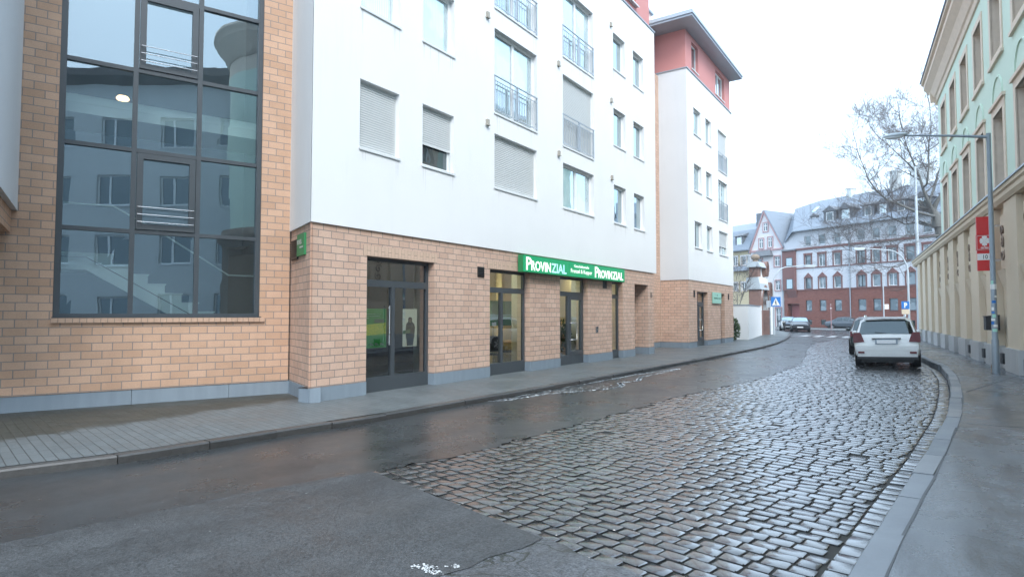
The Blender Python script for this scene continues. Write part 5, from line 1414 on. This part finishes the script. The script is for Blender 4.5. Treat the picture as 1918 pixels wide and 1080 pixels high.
# ------------------------------------------------------------------ bare trees
def bare_tree(name, loc, label, trunk, seed, levels, twig_r=.012, limb_max=4, gens=None, mats=None):
    """trunk: list of limbs, each (points, r0, r1); the rest grows by branching"""
    q_ = random.Random(seed); t = empty(name, loc, 0, label, 'tree')
    tm, cm = MB(), MB()
    def grow(p, d, L, r, lv):
        n = 4 if lv > 1 else 3; pts = [p]; dd = d.copy(); rs = [r]
        for i in range(n):
            dd = (dd + Vector((q_.gauss(0, .18), q_.gauss(0, .18), q_.gauss(.04, .14)))).normalized()
            pts.append(pts[-1] + dd*L/n); rs.append(max(.006, r*(1 - .62*(i+1)/n)))
        (tm if r > .05 else cm).tube(pts, rs, 6 if r > .05 else (4 if r > .02 else 3), cap=False)
        if lv <= 0: return
        k = q_.randint(4, 5) if lv > 1 else q_.randint(6, 8)
        for j in range(k):
            f = q_.uniform(.25, 1.0); idx = min(n-1, int(f*n)); pp_ = pts[idx].lerp(pts[idx+1], f*n-idx)
            ax_ = Vector((q_.gauss(0, 1), q_.gauss(0, 1), q_.gauss(0, .6))).normalized()
            nd = (dd*.75 + ax_*.75 + Vector((0, 0, .12))).normalized()
            grow(pp_, nd, L*q_.uniform(.5, .78), max(.007, rs[idx]*q_.uniform(.45, .68)), lv-1)
    for pts, r0, r1, lv, nb in trunk:
        pts = [Vector(p) for p in pts]; n = len(pts)
        rs = [r0 + (r1-r0)*i/(n-1) for i in range(n)]
        rs = [x*(.72 if r0 > .5 else .46) for x in rs]; tm.tube(pts, rs, 10)
        for j in range(int(nb*1.5)):
            f = .22 + .78*(j + q_.random())/int(nb*1.5) if nb > 1 else 1.0
            idx = min(n-2, int(f*(n-1))); pp_ = pts[idx].lerp(pts[idx+1], min(1, f*(n-1)-idx)); dd = (pts[idx+1]-pts[idx]).normalized()
            ax_ = Vector((q_.gauss(0, 1), q_.gauss(0, 1), q_.gauss(0, .7))).normalized()
            nd = (dd*.7 + ax_*.8 + Vector((0, 0, .1))).normalized()
            grow(pp_, nd, q_.uniform(2.0, 3.4)*levels[0], rs[idx]*q_.uniform(.4, .6), lv)
        grow(pts[-1], (pts[-1]-pts[-2]).normalized(), 2.6*levels[0], r1, lv)
    tm.build('trunk', M['bark'], t); cm.build('crown', M['twig'], t)
    return t
YT = 52.0
def tp(x, y, dy=0): p = at(x, y, YT + dy); return (p.x - TBASE.x, p.y - TBASE.y, p.z)
TBASE = at(1775, 560, YT); 
big = [([(0, 0, -.2), (-.05, 0, 3), tp(1768, 470), tp(1758, 425)], .62, .48, 1, 1),
 ([tp(1758, 425), tp(1745, 390), tp(1731, 360), tp(1722, 330), tp(1709, 300, 1), tp(1697, 270, 1), tp(1690, 240, 1)], .36, .06, 3, 7),
 ([tp(1728, 352), tp(1736, 345, -2), tp(1740, 310, -2), tp(1739, 275, -2), tp(1744, 235, -2), tp(1741, 195, -2)], .2, .05, 3, 6),
 ([tp(1722, 330), tp(1700, 305, -1), tp(1678, 285, -1), tp(1656, 265, -1)], .16, .04, 3, 5),
 ([tp(1750, 405), tp(1720, 398, -3), tp(1690, 385, -3), tp(1662, 375, -3), tp(1640, 355, -3), tp(1626, 335, -3), tp(1618, 312, -3), tp(1611, 297, -3)], .26, .05, 3, 9),
 ([tp(1757, 425), tp(1725, 415, 2), tp(1695, 420, 2), tp(1665, 405, 2), tp(1635, 412, 2), tp(1605, 430, 2)], .2, .035, 3, 8),
 ([tp(1760, 440), tp(1728, 445, -2), tp(1700, 440, -2), tp(1668, 452, -2), tp(1640, 450, -2), tp(1610, 462, -2)], .18, .03, 3, 7),
 ([tp(1764, 470), tp(1735, 478, -4), tp(1700, 490, -4), tp(1680, 500, -4), tp(1655, 500, -4), tp(1632, 488, -4)], .15, .03, 2, 6),
 ([tp(1740, 380), tp(1752, 340, 3), tp(1765, 300, 3), tp(1770, 250, 3)], .2, .05, 3, 4)]
bare_tree('plane_tree', (TBASE.x, TBASE.y, 0), 'large leafless plane tree spreading behind the beige wall wing', big, 4, (1.0,))
yb2 = at(1378, 600, 46)
bare_tree('small_tree', (yb2.x, yb2.y, 0), 'small leafless tree in front of the yellow house', [([(0, 0, 0), (.1, 0, 1.5), (.5, .1, 2.8), (1.0, .2, 4.0)], .10, .035, 2, 6), ([(.1, 0, 1.5), (.2, .1, 3), (.15, .2, 4.2)], .06, .02, 2, 4)], 9, (.42,))
# ------------------------------------------------------------------ masts, lamps and signs of the crossing
def arc_lamp(loc, yaw, h, reach, label, r=.075):
    t = empty('street_lamp', loc, yaw, label, 'street lamp')
    m = MB(); pts = [(0, 0, 0), (0, 0, h*.72)]
    for i in range(1, 9):
        a = math.pi/2*i/8; pts.append((reach*.45*(1-math.cos(a)), 0, h*.72 + (h*.26)*math.sin(a)))
    pts.append((reach, 0, h))
    m.tube(pts, [r, r*.9] + [r*.75 - r*.035*i for i in range(9)], 10); m.build('pole', M['pole_pale'], t)
    m = MB(); m.box(reach-.05, reach+.75, -.13, .13, h-.10, h+.05); m.box(reach+.0, reach+.7, -.1, .1, h-.15, h-.101, 1); m.build('lamp_head', [M['pole_pale'], M['lens']], t)
    return t
lb_ = at(1450, 622, 47.5); arc_lamp((lb_.x, lb_.y, 0), R(-8), 5.35, 2.35, 'arched street lamp beside the zebra crossing sign on the left')
lb_ = at(1703, 600, 45); arc_lamp((lb_.x, lb_.y, 0), R(180), 6.45, 3.25, 'arched street lamp by the end of the beige wall, parking sign on its post')
pk = empty('parking_sign', (lb_.x - .33, lb_.y - .12, 0), 0, 'blue parking sign with a yellow plate under it on the lamp post', 'traffic sign')
m = MB(); m.box(-.28, .28, -.02, .02, 1.98, 2.54); m.build('board', M['blue_sign'], pk)
t = text_mb('P', .5, .9, .02, 'CENTER', origin=(0, -.0205, 2.08), depth=.002); t.build('lettering', M['white'], pk)
m = MB(); m.box(-.28, .28, -.02, .02, 1.6, 1.95); m.build('supplement_plate', M['beige_wall'], pk)
m = MB(); m.box(.2, .36, -.01, .02, 2.3, 2.34); m.box(.2, .36, -.01, .02, 1.75, 1.79); m.build('clamp', M['steel'], pk)
lb_ = at(1656, 600, 62); t = empty('street_lamp', (lb_.x, lb_.y, 0), 0, 'slim straight street lamp with a small white sign before the red brick', 'street lamp')
m = MB(); m.tube([(0, 0, 0), (0, 0, 6.0)], [.07, .05], 8); m.build('pole', M['pole_pale'], t)
m = MB(); m.tube([(0, 0, 5.95), (-.8, 0, 6.25)], .04, 6); m.ball((-1.0, 0, 6.3), .38, .14, .08, 10); m.build('lamp_head', M['lens'], t)
m = MB(); m.box(.06, .50, -.03, .0, 2.1, 2.6); m.build('sign_plate', M['white'], t)
lb_ = at(1721, 560, 47); t = empty('mast', (lb_.x, lb_.y, 0), 0, 'tall pale mast rising behind the beige wall in front of the plane tree', 'mast')
m = MB(); m.tube([(0, 0, 0), (0, 0, 12.9)], [.17, .07], 12); m.build('pole', M['pole_pale'], t)
m = MB(); m.lathe([(.09, 12.9), (.09, 12.96), (.0, 13.05)], n=10); m.build('cap', M['pole_pale'], t)
lb_ = at(1557, 612, 64); t = empty('sign_post', (lb_.x, lb_.y, 0), 0, 'thin pinkish post standing before the brick row house', 'post')
m = MB(); m.tube([(0, 0, 0), (0, 0, 2.6)], .04, 8); m.build('pole', M['pink_stone'], t)
m = MB(); m.tube([(-.07, 0, 2.2), (.07, 0, 2.2)], .05, 8); m.lathe([(.05, 2.6), (.0, 2.68)], n=8); m.build('cap', M['white'], t)
# zebra crossing sign
lb_ = at(1443, 626, 46.2); zs = empty('crossing_sign', (lb_.x, lb_.y, 0), R(-6), 'blue square zebra crossing sign on a thin post by the gateway', 'traffic sign')
m = MB(); m.tube([(0, 0, 0), (0, 0, 3.0)], .035, 8); m.build('post', M['pole'], zs)
m = MB(); m.box(.08, .78, -.03, -.005, 2.16, 2.90); m.build('board', M['blue_sign'], zs)
m = MB(); m.poly([(.14, -.033, 2.24), (.72, -.033, 2.24), (.43, -.033, 2.83)]); m.build('triangle', M['white'], zs)
m = MB()
for P_ in ([(.40, 2.62), (.46, 2.62), (.46, 2.68), (.40, 2.68)], [(.38, 2.42), (.47, 2.42), (.46, 2.60), (.40, 2.60)], [(.33, 2.28), (.37, 2.28), (.43, 2.43), (.39, 2.43)], [(.49, 2.28), (.53, 2.28), (.46, 2.43), (.42, 2.43)], [(.32, 2.47), (.40, 2.57), (.40, 2.54), (.34, 2.45)]):
    m.poly([(a, -.036, b_) for a, b_ in P_])
for k in range(4): m.poly([(.20 + k*.13, -.0355, 2.25), (.26 + k*.13, -.0355, 2.25), (.27 + k*.12, -.0355, 2.28), (.21 + k*.125, -.0355, 2.28)])
m.build('walking_figure', M['black'], zs)
m = MB(); m.box(-.26, .06, -.03, -.005, 2.1, 2.62); m.build('rear_plate', M['galv'], zs)
# ------------------------------------------------------------------ cars
def m_paint(name, col, rough=.3, coat=.8):
    t = NT(name); tc = t.n('TexCoord').outputs['Object']
    nz = t.noise(tc, 3, 5, .7); sx = t.n('SeparateXYZ', {0: tc})
    low = t.ramp(t.math('ADD', sx.outputs[2], t.math('MULTIPLY', nz, .3)), (.40, g(.4)), (.75, g(0)))
    a = t.mix(low, c4(col), (.10, .095, .085, 1))
    return t.done(t.bsdf(Base_Color=a, Roughness=rough, Coat_Weight=coat, Coat_Roughness=.06))
M['car_white'] = m_paint('dirty_white_car_paint', (.80, .81, .79))
M['car_black'] = m_paint('black_car_paint', (.02, .023, .028))
M['car_blue'] = m_paint('dark_blue_car_paint', (.03, .045, .07))
M['car_grey'] = m_paint('grey_blue_car_paint', (.075, .095, .115))
M['car_green'] = m_paint('dark_green_grey_car_paint', (.045, .06, .06))
M['car_glass'] = m_pane('car_glass', (.010, .012, .013), .05, 1.1)
M['car_glass_front'] = m_pane('car_windscreen', (.10, .12, .125), .30, 1.4)
M['tail_red'] = m_plain('red_lens', (.13, .008, .010), .25, coat=.2)
M['head_lens'] = m_plain('headlamp_lens', (.62, .66, .70), .1, coat=.8)
M['rim'] = m_plain('alloy_rim', (.42, .43, .44), .3, metal=.8)
def car(name, loc, yaw, L, W, H, prof, paint, wheels, wr_, label, roll=0.0, suv=False, rails=False, tail=None, head=None, plate_r=True, plate_f=True, group=None):
    """x forward from the rear bumper; prof: stations (x, zbottom, zbelt, ztop, half, half_top)"""
    t = empty(name, loc, 0, label, 'car', group)
    t.rotation_euler = (roll, 0, yaw)
    S = []
    for (x, zb, zl, zt_, w, wt) in prof:
        zm = zb + (zl-zb)*.55
        half = [(0, zb), (w*.80, zb), (w*.965, zb+.07), (w, zm), (w*.985, zm+(zl-zm)*.6), (w*.955, zl), (wt+.05 if zt_-zl > .2 else wt+.02, zl + (zt_-zl)*.82), (wt*.80, zt_-.012), (0, zt_)]
        S.append([(x, -y, z) for y, z in half] + [(x, y, z) for y, z in half[-2:0:-1]])
    m = MB(); n = len(S[0]); vs = [p for r in S for p in r]
    fs = []
    for i in range(len(S)-1):
        for k in range(n): fs.append((i*n+k, i*n+(k+1) % n, (i+1)*n+(k+1) % n, (i+1)*n+k))
    m.add(vs, [f[::-1] for f in fs], 0, True)
    m.add(S[0], [tuple(range(n))], 0); m.add(S[-1], [tuple(range(n))[::-1]], 0)
    b = m.build('body', paint, t, sharp=38)
    # glazing: cabin stations are those with a tall roof
    cab = [i for i, p in enumerate(prof) if p[3]-p[2] > .3]
    i0, i1 = cab[0], cab[-1]
    def lerp(a, c, f): return Vector(a).lerp(Vector(c), f)
    for sgn in (1, -1):        # side windows
        g_ = MB()
        for i in range(i0, i1):
            A, B_ = S[i], S[i+1]
            k5, k6 = (5, 6) if sgn < 0 else (n-5, n-6)
            a0, a1, b0, b1 = Vector(A[k5]), Vector(A[k6]), Vector(B_[k5]), Vector(B_[k6])
            off = Vector((0, .012*sgn, .004)); 
            f0, f1 = .05, .95
            P_ = [lerp(lerp(a0, a1, .1), lerp(b0, b1, .1), f0), lerp(lerp(a0, a1, .1), lerp(b0, b1, .1), f1), lerp(lerp(a0, a1, .92), lerp(b0, b1, .92), f1), lerp(lerp(a0, a1, .92), lerp(b0, b1, .92), f0)]
            P_ = [p + off for p in P_]
            g_.poly(P_ if sgn < 0 else P_[::-1])
        for ia, ib in ((i0-1, i0), (i1+1, i1)):     # tapering quarter lights behind and ahead of the tall cabin
            A, B_ = S[ia], S[ib]; k5, k6 = (5, 6) if sgn < 0 else (n-5, n-6)
            a0, b0, b1 = Vector(A[k5]), Vector(B_[k5]), Vector(B_[k6]); off = Vector((0, .014*sgn, .004))
            if abs(a0.x - b0.x) < .45: continue
            T_ = [lerp(a0, b0, .42).lerp(b1, .10), lerp(a0, b0, .97).lerp(b1, .10), lerp(a0, b1, .955).lerp(b0, .02)]
            T_ = [p + off for p in T_]
            g_.poly(T_ if (sgn < 0) == (ia < ib) else T_[::-1])
        g_.build('side_window', M['car_glass'], t)
    def screen(ia, ib, nm, mat, flip):
        A, B_ = S[ia], S[ib]; g_ = MB()   # A lower station, B upper station
        lo = [Vector(A[k]) for k in (6, 7, 8, n-7, n-6)]; hi = [Vector(B_[k]) for k in (6, 7, 8, n-7, n-6)]
        nrm = (hi[2]-lo[2]).cross(Vector((0, 1, 0))); 
        if nrm.z < 0: nrm = -nrm
        nrm = nrm.normalized()*.012
        rows = []
        for f in (.07, .93):
            r = [lo[k].lerp(hi[k], f) + nrm for k in range(5)]
            r[0] = r[0].lerp(r[1], .28); r[4] = r[4].lerp(r[3], .28); rows.append(r)
        for k in range(4):
            q_ = (rows[0][k], rows[0][k+1], rows[1][k+1], rows[1][k]); g_.quad(*(q_ if flip else q_[::-1]), smooth=True)
        g_.build(nm, mat, t)
    screen(i0-1, i0, 'rear_window', M['car_glass'], False)
    screen(i1+1, i1, 'windscreen', M['car_glass_front'], True)
    for x in wheels:
        for sgn in (-1, 1):
            y1 = sgn*(W/2 - .0); y0 = sgn*(W/2 - .24)
            tm = MB(); cxx = Vector((x, 0, wr_)); nn = 22
            def ring(r, y): return [(x + r*math.cos(2*math.pi*k/nn), y, wr_ + r*math.sin(2*math.pi*k/nn)) for k in range(nn)]
            rs = [ring(wr_*.62, y0), ring(wr_*.96, y0), ring(wr_, y0 + sgn*.04), ring(wr_, y1 - sgn*.04), ring(wr_*.95, y1), ring(wr_*.66, y1)]
            vs = [p for r in rs for p in r]
            fs = [(i*nn+k, i*nn+(k+1) % nn, (i+1)*nn+(k+1) % nn, (i+1)*nn+k) for i in range(5) for k in range(nn)]
            tm.add(vs, fs, 0, True); wh = tm.build('wheel', M['rubber'], t)
            rm_ = MB(); rm_.tube([(x, y0, wr_), (x, y1 - sgn*.02, wr_)], wr_*.655, 18)
            for k in range(5):
                a = 2*math.pi*k/5; rm_.tube([(x, y1 - sgn*.012, wr_), (x + wr_*.6*math.cos(a), y1 - sgn*.006, wr_ + wr_*.6*math.sin(a))], wr_*.09, 6, 1)
            rm_.build('rim', [M['black'], M['rim']], wh)
            ar = MB(); nn2 = 14      # wheel arch lip and dark housing
            o_ = [(x + wr_*1.13*math.cos(math.pi*k/nn2), wr_ + wr_*1.13*math.sin(math.pi*k/nn2)) for k in range(nn2+1)]
            i_ = [(x + wr_*1.22*math.cos(math.pi*k/nn2), wr_ + wr_*1.22*math.sin(math.pi*k/nn2)) for k in range(nn2+1)]
            yy = sgn*(W/2 + .004)
            ar.poly([(a, yy - sgn*.008, c_) for a, c_ in o_])
            ar.build('wheel_arch', M['black'], t)
    ub = MB(); ub.box(prof[0][0]+.25, prof[-1][0]-.25, -W/2+.2, W/2-.2, wr_*.55, prof[1][1]+.05); ub.build('underbody', M['black'], t)
    for sgn in (-1, 1):
        mm = MB(); xm = prof[i1][0] + (prof[i1+1][0]-prof[i1][0])*.6; zm = prof[i1][2] + .08
        mm.ball((xm, sgn*(W/2+.07), zm), .07, .11, .08, 10); mm.tube([(xm, sgn*(W/2-.08), zm-.03), (xm, sgn*(W/2+.05), zm-.02)], .025, 6)
        mm.build('mirror', paint, t)
        if rails:
            r = MB(); xa, xb = prof[i0][0]+.15, prof[i1][0]-.1; wt = prof[i0][5]
            r.tube([(xa, sgn*(wt*.86), H-.03), (xa+.12, sgn*wt*.88, H+.035), (xb-.12, sgn*wt*.88, H+.045), (xb, sgn*wt*.86, H-.03)], .022, 8); r.build('roof_rail', paint, t)
    return t
# white SUV seen from behind
suv = [(-.02, .46, .72, .80, .80, .74), (.0, .40, .88, .98, .88, .80), (.06, .36, 1.00, 1.08, .905, .80), (.40, .34, 1.06, 1.60, .92, .66), (1.2, .32, 1.04, 1.665, .92, .69), (2.2, .32, 1.02, 1.66, .92, .69), (2.75, .32, 1.01, 1.60, .92, .67), (3.45, .34, .99, 1.09, .91, .78), (4.2, .36, .90, 1.00, .89, .76), (4.48, .42, .75, .84, .82, .70)]
rw = (13.16 + .0, 19.97)     # right rear wheel
hd_ = 31.5; rzc = R(90 - hd_)
fx, fy = math.cos(rzc), math.sin(rzc)     # forward ; left = (-fy, fx)
o_ = (rw[0] - fx*.85 - fy*.80, rw[1] - fy*.85 + fx*.80, -.150)
car1 = car('parked_car', o_, rzc, 4.5, 1.84, 1.67, suv, M['car_white'], (.86, 3.62), .355, 'white SUV parked by the right kerb, seen from behind, dirty tailgate', roll=R(-1.6), rails=True)
# body forward axis: x; the rear face looks towards -x
def on_rear(mb, y0, y1, z0, z1, x=-.03, th=.02, mi=0): mb.box(x-th, x, y0, y1, z0, z1, mi)
for sgn in (1, -1):
    m = MB(); P_ = [(-.002, sgn*.60, .86), (.0, sgn*.885, .84), (.09, sgn*.905, .9), (.10, sgn*.88, 1.16), (.06, sgn*.70, 1.16), (-.0, sgn*.64, 1.0)]
    P_ = [(sgn*y, z) for y, z in ((.61, .865), (.915, .845), (.928, 1.0), (.905, 1.165), (.715, 1.165), (.65, 1.0))]
    m.prism(P_ if sgn < 0 else P_[::-1], 'x', -.035, .17)
    m.build('taillight', M['tail_red'], car1)
    m = MB(); on_rear(m, sgn*.62 if sgn > 0 else -.80, .80 if sgn > 0 else -.62, .50, .56, -.088, .02); m.build('reflector', M['tail_red'], car1)
    m = MB(); m.tube([(-.07, sgn*.62, .36), (.2, sgn*.62, .36)], .045, 10); m.build('exhaust', M['black'], car1)
m = MB(); m.box(-.085, .06, -.86, .86, .60, .745); m.box(-.075, .06, -.82, .82, .391, .5999); m.build('bumper', M['car_white'], car1)
m = MB(); m.box(-.06, .2, -.84, .84, .31, .39); m.build('bumper_skirt', M['black'], car1)
m = MB(); m.box(-.06, .02, -.31, .31, .79, .958); m.build('plate_recess_shade', M['zinc'], car1)  # grey board; the shade of a recess is put into its colour
m = MB(); m.box(-.078, -.061, -.26, .26, .815, .925); m.build('number_plate', m_plain('plate_white', (.92, .92, .92), .3, var=.02), car1)
m = MB(); m.box(-.07, .02, -.40, .40, .96, .985); m.build('handle_strip', M['black'], car1)
m = MB(); m.box(.28, .50, -.56, .56, 1.635, 1.66); m.build('roof_spoiler', M['car_white'], car1)
m = MB(); m.tube([(.085, .0, 1.13), (.10, .30, 1.17)], .012, 6); m.build('wiper', M['black'], car1)
# car ahead of it, mostly hidden
sed = [(-.02, .42, .66, .72, .70, .62), (.02, .34, .80, .90, .80, .66), (.62, .30, .90, .98, .86, .70), (1.25, .28, .92, 1.38, .88, .56), (1.9, .28, .92, 1.43, .88, .58), (2.55, .28, .91, 1.38, .88, .57), (3.25, .28, .89, .97, .87, .72), (4.05, .30, .78, .86, .84, .68), (4.35, .36, .62, .70, .74, .6)]
hb_ = [(-.02, .42, .70, .78, .72, .62), (.02, .34, .86, .93, .80, .68), (.40, .30, .92, 1.40, .85, .56), (1.2, .28, .92, 1.47, .86, .58), (1.9, .28, .91, 1.47, .86, .58), (2.3, .28, .90, 1.42, .86, .57), (3.0, .28, .89, .98, .85, .70), (3.75, .30, .78, .87, .82, .66), (4.0, .36, .62, .70, .72, .58)]
q2 = SW(23.0, 7.35, -.13)
car2 = car('parked_car', q2, R(90-30.5), 4.35, 1.76, 1.55, [(x, zb, zl*1.06, zt_*1.10, w, wt) for x, zb, zl, zt_, w, wt in hb_], M['car_green'], (.75, 3.2), .33, 'dark green-grey car parked just ahead of the white SUV', roll=R(-1))
m = MB(); m.box(-.05, .0, .52, .80, .78, 1.0); m.build('taillight', M['tail_red'], car2)
# two cars facing us on the far left
def front_bits(c, prof, W, lamps=True):
    xf = prof[-1][0]; h = prof[-2][2]
    m = MB(); m.box(xf-.08, xf+.03, -W*.42, W*.42, .36, .54); m.build('bumper', M['black'], c)
    m = MB(); m.box(xf-.2, xf+.012, -W*.20, W*.20, .56, .69); m.build('grille', M['black'], c)
    for s in (-1, 1):
        m = MB(); m.box(xf-.32, xf-.005, s*W*.23, s*W*.40, .55, .70); m.build('headlight', M['head_lens'], c)
    m = MB(); m.box(xf+.031, xf+.04, -.26, .26, .40, .51); m.build('number_plate', M['white'], c)
def facing(px_, py_, hdg, prof, paint, label, L, W):
    p = gnd(px_, py_, ZR); a = R(90 - hdg); fx, fy = math.cos(a), math.sin(a)
    o = (p[0] - fx*L, p[1] - fy*L, ZR)
    return car('parked_car', o, a, L, W, 1.45, prof, paint, (.75, 3.45 if L > 4.2 else 3.2), .31, label)
c3 = facing(1499, 621.5, 205, sed, M['car_black'], 'black saloon car facing the camera at the left kerb of the crossing', 4.35, 1.76); front_bits(c3, sed, 1.76)
c4_ = facing(1477, 619.8, 205, hb_, M['car_blue'], 'dark blue car with pale bonnet half hidden behind the black saloon', 4.0, 1.72); front_bits(c4_, hb_, 1.72)
# grey saloon across the crossing, seen from the side
p = gnd(1565, 617, ZR); a = R(90 - 141)
c5 = car('parked_car', (p[0] - .2, p[1] + 1.2, ZR), a, 4.35, 1.76, 1.43, sed, M['car_grey'], (.82, 3.45), .31, 'grey-blue saloon car parked sideways before the red brick house'); front_bits(c5, sed, 1.76)
m = MB(); m.box(-.03, .1, -.78, -.5, .62, .78); m.build('taillight', M['tail_red'], c5)
# motor scooter by the far doorway
p = at(1468, 615, 60); sc = empty('motor_scooter', (p.x, p.y, 0), R(70), 'small motor scooter with pale fairing parked by the gabled house', 'scooter')
for x in (-.62, .62):
    m = MB(); m.lathe([(.16, -.05), (.24, -.05), (.26, 0), (.24, .05), (.16, .05)], n=16); m.v = [(x + a, c_, .26 + b) for a, b, c_ in m.v]; m.build('wheel', M['rubber'], sc)
m = MB(); m.prism([(-.75, .45), (-.2, .35), (.3, .32), (.42, .9), (.5, .9), (.55, .45), (.35, .22), (-.5, .25)], 'y', -.16, .16); m.build('body', M['white'], sc)
m = MB(); m.prism([(-.75, .72), (-.05, .68), (-.05, .78), (-.7, .86)], 'y', -.14, .14); m.prism([(-.7, .46), (-.1, .36), (-.1, .679), (-.7, .715)], 'y', -.12, .12); m.build('seat', M['black'], sc)
m = MB(); m.tube([(.6, 0, .3), (.42, 0, .98)], .03, 8); m.tube([(.40, -.3, 1.02), (.42, 0, .98), (.40, .3, 1.02)], .018, 6); m.build('handlebar', M['black'], sc)
# ------------------------------------------------------------------ light, sky, camera
w = bpy.data.worlds.new('World'); scene.world = w; w.use_nodes = True
nt = w.node_tree; nt.nodes.clear()
out = nt.nodes.new('ShaderNodeOutputWorld'); bg = nt.nodes.new('ShaderNodeBackground')
sky = nt.nodes.new('ShaderNodeTexSky'); sky.sky_type = 'NISHITA'; sky.sun_disc = False
sky.sun_elevation = R(44); sky.sun_rotation = R(165); sky.air_density = 1.6; sky.dust_density = 6.0; sky.ozone_density = 1.0
mx = nt.nodes.new('ShaderNodeMixRGB'); mx.inputs['Fac'].default_value = .86
nt.links.new(sky.outputs[0], mx.inputs['Color1'])
tc = nt.nodes.new('ShaderNodeTexCoord'); nz = nt.nodes.new('ShaderNodeTexNoise'); nz.inputs['Scale'].default_value = 1.8; nz.inputs['Detail'].default_value = 5
nt.links.new(tc.outputs['Generated'], nz.inputs['Vector'])
cr = nt.nodes.new('ShaderNodeValToRGB'); cr.color_ramp.elements[0].position = .3; cr.color_ramp.elements[0].color = (6.5, 8.9, 11.8, 1); cr.color_ramp.elements[1].position = .7; cr.color_ramp.elements[1].color = (8.5, 10.7, 13.2, 1)
nt.links.new(nz.outputs['Fac'], cr.inputs['Fac']); nt.links.new(cr.outputs[0], mx.inputs['Color2'])
nt.links.new(mx.outputs[0], bg.inputs['Color']); bg.inputs['Strength'].default_value = .12
nt.links.new(bg.outputs[0], out.inputs['Surface'])
sl = bpy.data.lights.new('sun', 'SUN'); sl.energy = 1.5; sl.angle = R(25); sl.color = (1, .99, .97)
so_ = bpy.data.objects.new('sun', sl); COL.objects.link(so_)
el, az = R(44), R(165)
dv = Vector((math.sin(az)*math.cos(el), math.cos(az)*math.cos(el), math.sin(el)))
so_.rotation_euler = dv.to_track_quat('Z', 'Y').to_euler(); so_.location = dv*40
hz = MB(); hz.box(-175, 195, -135, 225, -1.35, 26)
hm = NT('thin_haze'); hv = hm.n('VolumePrincipled', {'Color': (.92, .95, .98, 1), 'Density': .0009, 'Anisotropy': .2})
hm.t.links.new(hv.outputs[0], hm.out.inputs['Volume'])
tag(hz.build('haze', hm.mat), kind='stuff')
cam = bpy.data.cameras.new('camera'); cam.sensor_width = 36; cam.sensor_fit = 'HORIZONTAL'; cam.lens = 36*CF/1918; cam.clip_end = 3000; cam.clip_start = .05
co = bpy.data.objects.new('camera', cam); COL.objects.link(co)
co.location = (0, 0, CH); co.rotation_euler = (math.pi/2 + CT, 0, 0)
scene.camera = co
vs = scene.view_settings; vs.view_transform = 'Standard'; vs.look = 'None'; vs.gamma = 1; vs.use_curve_mapping = False; vs.exposure = 1.0
scene.cycles.max_bounces = 10; scene.cycles.diffuse_bounces = 4; scene.cycles.glossy_bounces = 5; scene.cycles.transmission_bounces = 6; scene.cycles.transparent_max_bounces = 12
scene.cycles.use_denoising = True; scene.cycles.caustics_reflective = False; scene.cycles.caustics_refractive = False; scene.cycles.sample_clamp_indirect = 8
